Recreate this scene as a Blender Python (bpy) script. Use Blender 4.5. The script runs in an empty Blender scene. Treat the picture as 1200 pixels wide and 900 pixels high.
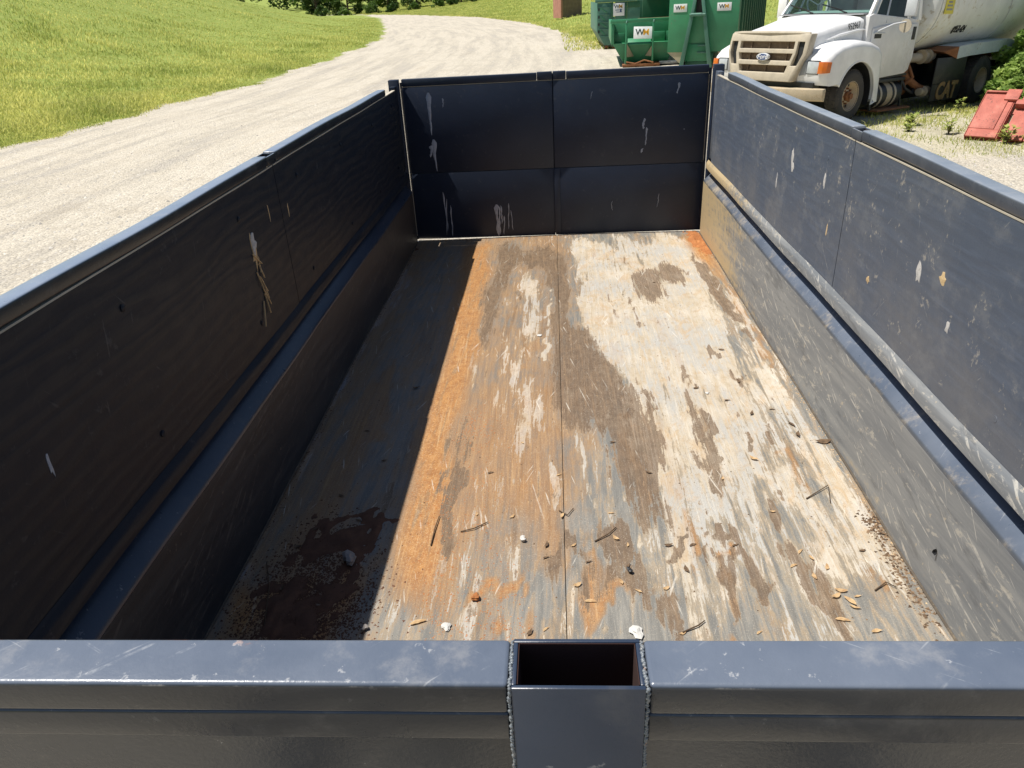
import bpy, bmesh, math, random
import numpy as np
from mathutils import Vector, Matrix
R = math.radians
random.seed(7)
rng = np.random.default_rng(7)
SC = bpy.context.scene
COL = SC.collection

# ------------------------------------------------------------------ camera
def make_camera():
    cx, cz, pit, yaw, rol, f = 1.0331, 1.5808, 0.4866, 0.0734, -0.0558, 856.05
    c, s = math.cos, math.sin
    fw = Vector((-s(yaw) * c(pit), c(yaw) * c(pit), -s(pit)))
    r = Vector((c(yaw), s(yaw), 0)); u = r.cross(fw)
    r2 = c(rol) * r + s(rol) * u; u2 = -s(rol) * r + c(rol) * u
    cam = bpy.data.cameras.new('camera'); cam.sensor_width = 36; cam.lens = f / 1200 * 36
    cam.clip_start = 0.03; cam.clip_end = 5000
    o = bpy.data.objects.new('camera', cam); COL.objects.link(o)
    m = Matrix((r2, u2, -fw)).transposed().to_4x4(); m.translation = (cx, 0, cz)
    o.matrix_world = m
    SC.camera = o
make_camera()

# ------------------------------------------------------------------ sky, sun, exposure
SUN = Vector((-0.402, 0.012, 0.916)).normalized()
world = bpy.data.worlds.new('World'); SC.world = world; world.use_nodes = True
wt = world.node_tree; bg = wt.nodes['Background']
sky = wt.nodes.new('ShaderNodeTexSky'); sky.sky_type = 'NISHITA'; sky.sun_disc = False
sky.sun_elevation = math.asin(SUN.z); sky.sun_rotation = math.atan2(SUN.x, SUN.y)
sky.air_density = 1.0; sky.dust_density = 0.6; sky.ozone_density = 1.2
wt.links.new(sky.outputs[0], bg.inputs[0]); bg.inputs[1].default_value = 0.064
sl = bpy.data.lights.new('sun', 'SUN'); sl.energy = 4.8; sl.angle = R(0.53); sl.color = (1.0, 0.955, 0.88)
so = bpy.data.objects.new('sun', sl); COL.objects.link(so)
so.rotation_euler = (-SUN).to_track_quat('-Z', 'Y').to_euler(); so.location = (0, 0, 60)
SC.view_settings.view_transform = 'Standard'; SC.view_settings.look = 'None'
SC.view_settings.exposure = 0.42; SC.view_settings.gamma = 1; SC.view_settings.use_curve_mapping = False
SC.render.engine = 'CYCLES'

# ------------------------------------------------------------------ node helper
class NB:
    def __init__(s, name):
        s.m = bpy.data.materials.new(name); s.m.use_nodes = True; s.t = s.m.node_tree
        s.b = s.t.nodes['Principled BSDF']; s.c = s.t.nodes.new('ShaderNodeTexCoord').outputs['Object']
    def n(s, typ, **k):
        d = s.t.nodes.new(typ)
        for a, v in k.items(): setattr(d, a, v)
        return d
    def put(s, inp, v):
        if isinstance(v, bpy.types.NodeSocket): s.t.links.new(v, inp)
        elif isinstance(v, (tuple, list)) and len(v) == 3 and inp.type == 'RGBA': inp.default_value = (*v, 1)
        else: inp.default_value = v
    def map(s, sc=(1, 1, 1), rot=(0, 0, 0), loc=(0, 0, 0), vec=None):
        if any(rot):
            q = s.n('ShaderNodeMapping'); s.put(q.inputs[0], vec or s.c); q.inputs['Rotation'].default_value = rot; vec = q.outputs[0]; rot = (0, 0, 0)
        d = s.n('ShaderNodeMapping'); s.put(d.inputs[0], vec or s.c)
        d.inputs['Scale'].default_value = sc; d.inputs['Rotation'].default_value = rot; d.inputs['Location'].default_value = loc
        return d.outputs[0]
    def noise(s, scale=5, detail=4, rough=0.55, sc=None, rot=(0, 0, 0), loc=(0, 0, 0), dist=0, col=False):
        d = s.n('ShaderNodeTexNoise'); s.put(d.inputs['Vector'], s.map(sc or (1, 1, 1), rot, loc))
        d.inputs['Scale'].default_value = scale; d.inputs['Detail'].default_value = detail
        d.inputs['Roughness'].default_value = rough; d.inputs['Distortion'].default_value = dist
        return d.outputs['Color' if col else 'Fac']
    def vor(s, scale=5, sc=None, feat='F1', out='Distance'):
        d = s.n('ShaderNodeTexVoronoi', feature=feat); s.put(d.inputs['Vector'], s.map(sc or (1, 1, 1)))
        d.inputs['Scale'].default_value = scale; return d.outputs[out]
    def wave(s, scale, dist, dscale=1, sc=(1, 1, 1), rot=(0, 0, 0), axis='X'):
        d = s.n('ShaderNodeTexWave', bands_direction=axis); s.put(d.inputs['Vector'], s.map(sc, rot))
        d.inputs['Scale'].default_value = scale; d.inputs['Distortion'].default_value = dist
        d.inputs['Detail'].default_value = 3; d.inputs['Detail Scale'].default_value = dscale
        return d.outputs['Fac']
    def ss(s, v, a, b):
        d = s.n('ShaderNodeMapRange', interpolation_type='SMOOTHSTEP', clamp=True)
        s.put(d.inputs['Value'], v); d.inputs['From Min'].default_value = a; d.inputs['From Max'].default_value = b
        return d.outputs[0]
    def ma(s, op, a, b=0.0, clamp=False):
        d = s.n('ShaderNodeMath', operation=op, use_clamp=clamp); s.put(d.inputs[0], a); s.put(d.inputs[1], b); return d.outputs[0]
    def add(s, *v):
        r = v[0]
        for x in v[1:]: r = s.ma('ADD', r, x)
        return r
    def mul(s, *v):
        r = v[0]
        for x in v[1:]: r = s.ma('MULTIPLY', r, x)
        return r
    def mx(s, f, a, b):
        d = s.n('ShaderNodeMix', data_type='RGBA'); s.put(d.inputs[0], f); s.put(d.inputs[6], a); s.put(d.inputs[7], b); return d.outputs[2]
    def fm(s, f, a, b):
        d = s.n('ShaderNodeMix', data_type='FLOAT'); s.put(d.inputs[0], f); s.put(d.inputs[2], a); s.put(d.inputs[3], b); return d.outputs[0]
    def attr(s, name, out='Color'):
        d = s.n('ShaderNodeAttribute', attribute_name=name); return d.outputs[out]
    def rgb(s, v):
        d = s.n('ShaderNodeSeparateColor'); s.put(d.inputs[0], v); return d.outputs
    def xyz(s):
        d = s.n('ShaderNodeSeparateXYZ'); s.put(d.inputs[0], s.c); return d.outputs
    def bump(s, h, strength=0.5, dist=0.01, nrm=None):
        d = s.n('ShaderNodeBump'); d.inputs['Strength'].default_value = strength; d.inputs['Distance'].default_value = dist
        s.put(d.inputs['Height'], h)
        if nrm: s.put(d.inputs['Normal'], nrm)
        s.put(s.b.inputs['Normal'], d.outputs[0]); return d.outputs[0]
    def scratch(s, ang, scale, thin=60, th=(0.66, 0.72), seed=0, plane='YZ'):
        rot = (ang, 0, 0) if plane == 'YZ' else ((0, 0, ang) if plane == 'XY' else (0, ang, 0))
        sc = {'YZ': (1, thin, 2.0), 'XY': (thin, 2.0, 1), 'XZ': (thin, 1, 2.0)}[plane]
        return s.ss(s.noise(scale, 2, 0.5, sc, rot, (seed, seed * 1.7, seed * .6)), *th)
    def fin(s, col, rough=0.6, metal=0.0, spec=0.5, coat=0.0, trans=0.0):
        s.put(s.b.inputs['Base Color'], col); s.put(s.b.inputs['Roughness'], rough); s.put(s.b.inputs['Metallic'], metal)
        s.put(s.b.inputs['Specular IOR Level'], spec); s.b.inputs['Coat Weight'].default_value = coat
        s.b.inputs['Transmission Weight'].default_value = trans
        return s.m

# ------------------------------------------------------------------ mesh helper
class M:
    def __init__(s): s.v = []; s.f = []
    def raw(s, v, f):
        o = len(s.v); s.v += [tuple(p) for p in v]; s.f += [tuple(i + o for i in q) for q in f]; return s
    def hexa(s, p):  # 8 pts: bottom ring then top ring
        return s.raw(p, [(3, 2, 1, 0), (4, 5, 6, 7), (0, 1, 5, 4), (1, 2, 6, 5), (2, 3, 7, 6), (3, 0, 4, 7)])
    def box(s, x0, x1, y0, y1, z0, z1):
        return s.hexa([(x0, y0, z0), (x1, y0, z0), (x1, y1, z0), (x0, y1, z0), (x0, y0, z1), (x1, y0, z1), (x1, y1, z1), (x0, y1, z1)])
    def prism(s, poly, axis, a, b):  # poly 2D extruded along an axis
        def p3(q, t): return {'x': (t, q[0], q[1]), 'y': (q[0], t, q[1]), 'z': (q[0], q[1], t)}[axis]
        n = len(poly)
        return s.raw([p3(q, a) for q in poly] + [p3(q, b) for q in poly],
                     [tuple(range(n))[::-1], tuple(range(n, 2 * n))] + [(i, (i + 1) % n, n + (i + 1) % n, n + i) for i in range(n)])
    def sweep(s, poly, a, b, fn, step=.11):  # profile swept along y with a gentle dented wobble
        n = max(2, int(abs(b - a) / step)); return s.loft([[(x + fn(a + (b - a) * k / n)[0], a + (b - a) * k / n, z + fn(a + (b - a) * k / n)[1]) for x, z in poly] for k in range(n + 1)])
    def loft(s, rings, closed=True, cap=True):
        n = len(rings[0]); v = [p for r in rings for p in r]; f = []
        for k in range(len(rings) - 1):
            for i in range(n if closed else n - 1):
                j = (i + 1) % n; f.append((k * n + i, k * n + j, (k + 1) * n + j, (k + 1) * n + i))
        if cap: f += [tuple(range(n))[::-1], tuple(range((len(rings) - 1) * n, len(rings) * n))]
        return s.raw(v, f)
    def tube(s, pts, r, n=8, cap=True):
        pts = [Vector(p) for p in pts]; rr = r if isinstance(r, (list, tuple)) else [r] * len(pts); rings = []
        prev = None
        for i, p in enumerate(pts):
            t = (pts[min(i + 1, len(pts) - 1)] - pts[max(i - 1, 0)]).normalized()
            a = prev if prev is not None and abs(prev.dot(t)) < .95 else (Vector((0, 0, 1)) if abs(t.z) < .9 else Vector((1, 0, 0)))
            u = (a - t * a.dot(t)).normalized(); w = t.cross(u); prev = u
            rings.append([p + (u * math.cos(2 * math.pi * k / n) + w * math.sin(2 * math.pi * k / n)) * rr[i] for k in range(n)])
        return s.loft(rings, True, cap)
    def lathe(s, prof, o, ax='y', n=32, cap=False):  # prof: (radius, along)
        rings = []
        for r, t in prof:
            ring = []
            for k in range(n):
                c, q = math.cos(2 * math.pi * k / n) * r, math.sin(2 * math.pi * k / n) * r
                ring.append({'y': (o[0] + c, o[1] + t, o[2] + q), 'x': (o[0] + t, o[1] + c, o[2] + q), 'z': (o[0] + c, o[1] + q, o[2] + t)}[ax])
            rings.append(ring)
        return s.loft(rings, True, cap)
    def beam(s, a, b, w, h):
        a, b = Vector(a), Vector(b); t = (b - a).normalized()
        u = t.cross(Vector((0, 0, 1)) if abs(t.z) < .95 else Vector((0, 1, 0))).normalized(); v = u.cross(t)
        q = [(-1, -1), (1, -1), (1, 1), (-1, 1)]
        return s.hexa([a + u * i * w / 2 + v * j * h / 2 for i, j in q] + [b + u * i * w / 2 + v * j * h / 2 for i, j in q])
    def obj(s, name, mat, parent=None, bevel=0, seg=2, smooth=True, ang=35):
        me = bpy.data.meshes.new(name); me.from_pydata([tuple(p) for p in s.v], [], s.f)
        bm = bmesh.new(); bm.from_mesh(me); bmesh.ops.recalc_face_normals(bm, faces=bm.faces)
        if bevel:
            es = [e for e in bm.edges if len(e.link_faces) == 2 and e.calc_face_angle(0) > R(25)]
            bmesh.ops.bevel(bm, geom=es, offset=bevel, segments=seg, profile=.5, affect='EDGES', clamp_overlap=True)
        bm.to_mesh(me); bm.free()
        me.materials.append(mat)
        if smooth:
            me.polygons.foreach_set('use_smooth', [True] * len(me.polygons)); me.set_sharp_from_angle(angle=R(ang))
        o = bpy.data.objects.new(name, me); COL.objects.link(o)
        if parent: o.parent = parent
        return o

def npmesh(name, V, F, mat, parent=None, color=None, k=3, smooth=False):
    V = np.asarray(V, np.float32).reshape(-1, 3); F = np.asarray(F, np.int32).reshape(-1, k)
    me = bpy.data.meshes.new(name); me.vertices.add(len(V)); me.vertices.foreach_set('co', V.ravel())
    me.loops.add(F.size); me.loops.foreach_set('vertex_index', F.ravel())
    me.polygons.add(len(F)); me.polygons.foreach_set('loop_start', np.arange(0, F.size, k, dtype=np.int32))
    me.update(calc_edges=True)
    if smooth: me.polygons.foreach_set('use_smooth', np.ones(len(F), bool))
    if color is not None:
        a = me.color_attributes.new('tint', 'FLOAT_COLOR', 'POINT'); a.data.foreach_set('color', np.asarray(color, np.float32).ravel())
    me.materials.append(mat)
    o = bpy.data.objects.new(name, me); COL.objects.link(o)
    if parent: o.parent = parent
    return o

def empty(name, loc, label, cat, rot=(0, 0, 0), group=None):
    o = bpy.data.objects.new(name, None); COL.objects.link(o); o.location = loc; o.rotation_euler = rot
    o.empty_display_size = .2
    return tag(o, label, cat, group)
def tag(o, label, cat, group=None):
    o['label'] = label; o['category'] = cat
    if group: o['group'] = group
    return o
def kind(o, k): o['kind'] = k; return o

def text(name, body, mat, size, parent, mw, bold=0.0, shear=0.0, sx=1.0, ext=0.002, align='CENTER'):
    cu = bpy.data.curves.new(name, 'FONT'); cu.body = body; cu.size = size; cu.offset = bold; cu.shear = shear; cu.extrude = ext
    cu.align_x = align; cu.align_y = 'CENTER'; cu.resolution_u = 3
    t = bpy.data.objects.new('tmp', cu); COL.objects.link(t)
    me = bpy.data.meshes.new_from_object(t.evaluated_get(bpy.context.evaluated_depsgraph_get()))
    bpy.data.objects.remove(t); me.name = name
    me.transform(Matrix.Diagonal((sx, 1, 1, 1))); me.transform(mw); me.materials.clear(); me.materials.append(mat)
    o = bpy.data.objects.new(name, me); COL.objects.link(o); o.parent = parent
    return o
def frame(o, x, y):  # matrix with local x (text direction), y (text up) at o
    x = Vector(x).normalized(); y = Vector(y); y = (y - x * y.dot(x)).normalized(); z = x.cross(y)
    m = Matrix((x, y, z)).transposed().to_4x4(); m.translation = o; return m

# ------------------------------------------------------------------ materials
def paint(name, col, rough=.35, wear=None, wamt=.5, dirt=(.30, .24, .16), damt=.3, scale=3.0, bump=.15):
    b = NB(name)
    n1 = b.noise(scale, 6, .6); n2 = b.noise(scale * 9, 5, .65)
    c = b.mx(b.ss(n1, .3, .75), tuple(v * .82 for v in col), tuple(min(1, v * 1.12) for v in col))
    c = b.mx(b.mul(b.ss(b.add(b.mul(n1, .6), b.mul(n2, .4)), .5, .68), damt), c, dirt)
    if wear: c = b.mx(b.mul(b.ss(b.add(b.mul(n2, .65), b.mul(b.noise(scale * 2.3, 4), .35)), .585, .62), wamt), c, wear)
    b.bump(n2, bump, .004)
    return b.fin(c, b.fm(n2, rough * .8, min(1, rough * 1.35)))

def steel_navy():  # glossy navy enamel on the trailer frame
    b = NB('navy_enamel')
    n1 = b.noise(2.5, 5, .6); n2 = b.noise(38, 5, .65); n3 = b.noise(9, 6, .7)
    c = b.mx(b.ss(n1, .3, .7), (.022, .034, .060), (.036, .050, .080))
    c = b.mx(b.mul(b.ss(n3, .54, .72), .2), c, (.12, .12, .12))
    c = b.mx(b.mul(b.ss(n2, .66, .70), .5), c, (.26, .27, .28))
    c = b.mx(b.ss(b.add(b.mul(n3, .6), b.mul(n2, .4)), .665, .70), c, (.23, .085, .03))
    b.bump(b.add(n2, b.mul(b.noise(160, 3), .5)), .10, .003)
    return b.fin(c, b.fm(n3, .20, .42), 0, .5)

def rail_mat(name='sky_sheen_navy_rail', tan=0, side=((.016, .020, .028), (.030, .034, .042)), top=((.098, .122, .168), (.140, .165, .212)), scuff=1.0, edge=0):  # top rail: dark enamel, upward faces painted paler for sky sheen and dust, worn edges
    b = NB(name)
    n1 = b.noise(5, 5, .6); n2 = b.noise(60, 5, .7); n3 = b.noise(14, 6, .7)
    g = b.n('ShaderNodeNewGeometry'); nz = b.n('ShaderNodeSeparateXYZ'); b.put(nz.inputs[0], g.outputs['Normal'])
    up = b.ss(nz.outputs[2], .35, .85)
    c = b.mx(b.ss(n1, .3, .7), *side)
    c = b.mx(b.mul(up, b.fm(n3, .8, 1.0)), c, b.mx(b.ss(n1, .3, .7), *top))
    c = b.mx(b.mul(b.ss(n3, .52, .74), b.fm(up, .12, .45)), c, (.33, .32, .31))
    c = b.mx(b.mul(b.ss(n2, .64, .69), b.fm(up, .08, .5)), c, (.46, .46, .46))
    c = b.mx(b.ss(b.add(b.mul(n3, .55), b.mul(n2, .45)), .655, .69), c, (.33, .12, .045))
    sc = b.ma('MAXIMUM', b.scratch(.9, 4, 45, (.67, .72), 3, 'XY'), b.scratch(-1.1, 5, 45, (.68, .73), 8, 'XY'))
    c = b.mx(b.mul(sc, b.ss(n3, .46, .6), b.mul(b.fm(up, .0, .34), scuff)), c, (.46, .47, .48))
    if edge:
        p = b.xyz(); y_ = p[1]; nx_ = b.noise(16, 6, .75, (1, 0, 0)); nl = b.noise(5, 3, .6, (1, 0, 0), loc=(2, 0, 0))
        c = b.mx(b.mul(b.ss(b.add(b.mul(b.add(y_, -.4365), 90), b.mul(nx_, .9), b.mul(nl, .6)), .62, .80), .85), c, (.34, .125, .05))
        c = b.mx(b.mul(b.ss(b.add(b.mul(b.add(y_, -.3885), -170), b.mul(nx_, 1.2), b.mul(nl, .8)), .85, 1.1), b.ss(p[2], 1.1062, 1.1085), .8), c, (.50, .48, .45))
        c = b.mx(b.mul(b.ss(b.add(nl, b.mul(n2, .5)), .88, .97), b.ss(y_, .4245, .4345), .8), c, (.36, .14, .06))
    if tan: c = b.mx(b.mul(b.ss(b.add(b.mul(b.noise(7, 6, .7), .7), b.mul(n2, .3), b.mul(b.ss(b.xyz()[1], 3.0, 5.2), .12)), .52, .76), .45), c, (.50, .40, .25))
    b.bump(b.add(n2, b.mul(b.noise(190, 3), .6)), .12, .003)
    return b.fin(c, b.fm(n3, .20, .40), 0, .5)

def bulkhead_mat():  # front wall: smooth dark enamel, orange-peel
    b = NB('dark_enamel')
    n1 = b.noise(7, 5, .6); n2 = b.noise(240, 4, .6); n3 = b.noise(34, 5, .7)
    c = b.mx(b.ss(n1, .3, .7), (.028, .032, .040), (.045, .049, .057))
    c = b.mx(b.mul(b.ss(n3, .55, .75), .25), c, (.14, .13, .12))
    c = b.mx(b.ss(n3, .715, .74), c, (.4, .4, .4))
    b.bump(b.add(n2, b.mul(n3, .5)), .16, .0018)
    return b.fin(c, b.fm(n1, .16, .3), 0, .5)

def plywood(name, lit):  # painted plywood: grain showing through, scuffs; lit = sunlight and dust in the colours, else shade
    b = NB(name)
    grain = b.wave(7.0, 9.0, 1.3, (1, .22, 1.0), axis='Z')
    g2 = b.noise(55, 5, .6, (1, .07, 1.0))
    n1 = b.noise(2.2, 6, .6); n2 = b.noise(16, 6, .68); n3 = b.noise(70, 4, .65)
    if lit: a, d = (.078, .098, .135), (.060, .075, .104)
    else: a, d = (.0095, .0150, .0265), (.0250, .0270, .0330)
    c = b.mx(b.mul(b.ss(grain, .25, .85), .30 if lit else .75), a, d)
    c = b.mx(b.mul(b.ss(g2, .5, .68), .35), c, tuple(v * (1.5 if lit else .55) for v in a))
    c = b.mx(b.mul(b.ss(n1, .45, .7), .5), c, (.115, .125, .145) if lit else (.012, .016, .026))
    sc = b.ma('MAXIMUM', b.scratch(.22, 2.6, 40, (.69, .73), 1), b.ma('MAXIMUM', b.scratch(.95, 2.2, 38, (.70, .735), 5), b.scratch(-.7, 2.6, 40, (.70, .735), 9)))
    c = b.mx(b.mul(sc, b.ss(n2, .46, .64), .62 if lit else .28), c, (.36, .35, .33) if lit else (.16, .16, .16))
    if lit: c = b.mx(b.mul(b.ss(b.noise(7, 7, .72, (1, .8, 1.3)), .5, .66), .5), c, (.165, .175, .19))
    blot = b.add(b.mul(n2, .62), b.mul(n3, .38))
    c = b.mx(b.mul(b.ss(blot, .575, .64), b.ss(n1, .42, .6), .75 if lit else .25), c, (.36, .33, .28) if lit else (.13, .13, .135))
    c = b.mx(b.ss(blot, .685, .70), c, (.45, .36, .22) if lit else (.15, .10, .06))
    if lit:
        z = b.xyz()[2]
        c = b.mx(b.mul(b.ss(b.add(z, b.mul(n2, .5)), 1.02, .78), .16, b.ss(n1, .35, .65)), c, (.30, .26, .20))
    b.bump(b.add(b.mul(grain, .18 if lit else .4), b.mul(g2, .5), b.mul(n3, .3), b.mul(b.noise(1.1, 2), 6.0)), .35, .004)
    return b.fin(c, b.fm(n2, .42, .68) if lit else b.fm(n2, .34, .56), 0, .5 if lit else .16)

def side_steel(name, lit):  # bare worn steel wall of the bed, scraped lengthwise, tan dust; lit picks colours painted for sun, else for shade
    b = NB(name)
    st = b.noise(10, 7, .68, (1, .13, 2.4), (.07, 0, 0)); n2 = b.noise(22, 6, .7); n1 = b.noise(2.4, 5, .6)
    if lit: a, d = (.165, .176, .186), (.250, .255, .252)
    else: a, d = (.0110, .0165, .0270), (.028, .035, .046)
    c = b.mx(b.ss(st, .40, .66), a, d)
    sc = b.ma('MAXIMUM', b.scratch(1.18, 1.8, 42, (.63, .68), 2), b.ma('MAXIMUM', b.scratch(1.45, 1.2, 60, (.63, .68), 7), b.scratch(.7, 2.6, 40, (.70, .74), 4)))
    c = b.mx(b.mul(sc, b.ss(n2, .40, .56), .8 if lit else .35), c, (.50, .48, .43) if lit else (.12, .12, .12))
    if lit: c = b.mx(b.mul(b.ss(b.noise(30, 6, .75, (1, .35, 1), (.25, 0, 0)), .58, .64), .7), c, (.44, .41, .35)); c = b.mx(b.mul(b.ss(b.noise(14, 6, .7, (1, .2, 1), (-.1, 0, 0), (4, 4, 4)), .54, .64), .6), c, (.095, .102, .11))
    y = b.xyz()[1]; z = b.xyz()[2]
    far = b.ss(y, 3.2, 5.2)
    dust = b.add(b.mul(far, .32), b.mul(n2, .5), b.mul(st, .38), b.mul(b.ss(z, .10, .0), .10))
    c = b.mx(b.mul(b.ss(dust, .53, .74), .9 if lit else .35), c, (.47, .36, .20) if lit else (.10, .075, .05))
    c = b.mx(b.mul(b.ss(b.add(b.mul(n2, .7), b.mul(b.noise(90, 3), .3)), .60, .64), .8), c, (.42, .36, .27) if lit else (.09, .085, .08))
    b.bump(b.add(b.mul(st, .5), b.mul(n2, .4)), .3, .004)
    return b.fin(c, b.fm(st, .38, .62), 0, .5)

def floor_mat():
    b = NB('stained_steel_floor')
    at = b.rgb(b.attr('stain')); cream, orange, brown = at[0], at[1], at[2]
    scuff = b.attr('stain', 'Alpha')
    st1 = b.noise(9, 7, .68, (4.0, .34, 1), (0, 0, .035), dist=.5); st2 = b.noise(24, 6, .7, (3.2, .12, 1), (0, 0, -.03), dist=.4); st3 = b.noise(46, 5, .7, (4, .09, 1), (0, 0, .02), dist=.3)
    n1 = b.noise(5.5, 8, .68, (1.3, .8, 1)); n2 = b.noise(24, 7, .7, (1.25, .85, 1)); n3 = b.noise(110, 4, .65); nb = b.noise(2.2, 4, .55); n4 = b.noise(9, 6, .7, (1.4, .55, 1), (0, 0, .2), (3, 7, 0), dist=1.2)
    base = b.mx(b.ss(st1, .34, .66), (.165, .160, .146), (.275, .262, .232)); base = b.mx(b.mul(b.ss(st2, .45, .68), .5), base, (.13, .13, .125))
    base = b.mx(b.mul(b.ss(n1, .5, .68), .5), base, (.19, .155, .11))
    base = b.mx(b.mul(b.ss(st3, .56, .72), .35), base, (.36, .33, .28))
    base = b.mx(b.ss(scuff, .35, .8), base, b.mx(b.ss(st2, .3, .65), (.22, .245, .28), (.42, .42, .42)))
    # thin tan mud film, then thicker cream crust
    cm = b.add(cream, b.mul(b.add(st1, -.5), 1.55), b.mul(b.add(n1, -.5), .65), b.mul(b.add(st2, -.5), .7), b.mul(b.add(n2, -.5), .6))
    film = b.ss(cm, .30, .50); crust = b.ss(cm, .50, .56)
    crc = b.mx(b.ss(n2, .3, .7), (.47, .40, .30), (.365, .295, .205))
    crc = b.mx(b.ss(b.add(b.mul(st1, .5), b.mul(n1, .5)), .44, .62), crc, (.53, .485, .41))
    crc = b.mx(b.mul(b.ss(b.add(b.mul(st2, .4), b.mul(st1, .2), b.mul(nb, .4)), .465, .57), .8), crc, (.36, .365, .355))
    crc = b.mx(b.mul(b.ss(n4, .50, .66), .55), crc, (.43, .285, .145)); crc = b.mx(b.mul(b.ss(n4, .46, .34), .5), crc, (.37, .365, .35)); crc = b.mx(b.mul(b.ss(st3, .54, .66), .45), crc, (.62, .58, .50)); crc = b.mx(b.mul(b.ss(n2, .56, .66), .6), crc, (.36, .275, .185))
    c = b.mx(b.mul(film, .62), base, b.mx(b.ss(n2, .35, .65), (.40, .31, .20), (.30, .235, .155)))
    c = b.mx(b.mul(crust, b.fm(b.ss(n2, .28, .5), .72, .96)), c, crc)
    st5 = b.noise(7, 7, .72, (4.5, .22, 1), (0, 0, .03), (5, 2, 0), dist=.6)
    c = b.mx(b.mul(b.ss(st5, .53, .62), b.ss(b.add(orange, b.mul(b.add(n1, -.5), .5)), .12, .35), b.fm(crust, .75, .25)), c, (.150, .100, .062))
    # orange clay dust
    c = b.mx(b.mul(b.ss(b.add(orange, b.mul(b.add(st1, -.5), .9), b.mul(b.add(n1, -.5), .6)), .06, .42), b.fm(crust, .72, .12)), c, b.mx(b.ss(st2, .35, .65), (.235, .135, .065), (.345, .205, .095)))
    om = b.add(b.mul(orange, .93), b.mul(b.add(st1, -.5), .5), b.mul(b.add(n1, -.5), .45), b.mul(b.add(n2, -.5), .3), b.mul(b.add(st2, -.5), .4))
    oc = b.mx(b.ss(n2, .35, .65), (.44, .210, .065), (.30, .128, .040)); oc = b.mx(b.mul(b.ss(st1, .48, .64), .7), oc, (.225, .145, .080)); oc = b.mx(b.mul(b.ss(st2, .54, .68), .5), oc, (.60, .42, .22)); oc = b.mx(b.mul(b.ss(n3, .5, .68), .6), oc, (.58, .36, .16))
    c = b.mx(b.mul(b.ss(om, .24, .86), .90), c, oc)
    # damp dark patches with crisp ragged rims
    bmk = b.add(brown, b.mul(b.add(n1, -.5), .65), b.mul(b.add(st1, -.5), 1.7), b.mul(b.add(st2, -.5), 1.0), b.mul(b.add(n2, -.5), .6), b.mul(b.add(n3, -.5), .3))
    bc = b.mx(b.ss(n2, .35, .65), (.112, .074, .046), (.165, .112, .071)); bc = b.mx(b.mul(b.ss(st2, .5, .68), .6), bc, (.29, .19, .11)); bc = b.mx(b.mul(b.ss(n4, .5, .66), .65), bc, (.105, .078, .056)); bc = b.mx(b.mul(b.ss(n1, .52, .66), .5), bc, (.225, .175, .125))
    c = b.mx(b.mul(b.ss(bmk, .36, .47), .30), c, (.34, .245, .15)); c = b.mx(b.mul(b.ss(bmk, .435, .515), b.fm(b.ss(st3, .35, .6), .70, .94)), c, bc)
    sp = b.ss(b.add(b.mul(n2, .6), b.mul(n3, .4)), .635, .665)
    c = b.mx(b.mul(sp, .75), c, (.11, .075, .048))
    c = b.mx(b.mul(b.ma('MAXIMUM', b.scratch(.35, 2.6, 34, (.69, .72), 2, 'XY'), b.scratch(-.22, 2.0, 40, (.69, .72), 6, 'XY')), b.ss(n1, .4, .6), .55), c, (.66, .62, .54))
    grit = b.noise(260, 2, .6); c = b.mx(b.mul(b.ss(grit, .60, .70), .45), c, (.12, .085, .06)); c = b.mx(b.mul(b.ss(grit, .40, .32), .35), c, (.60, .52, .40))
    b.bump(b.add(b.mul(grit, .25), b.mul(crust, .35), b.mul(n3, .35), b.mul(n2, .5), b.mul(st3, .3)), .42, .005)
    return b.fin(c, b.fm(crust, .48, .82), 0, .4)

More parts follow.
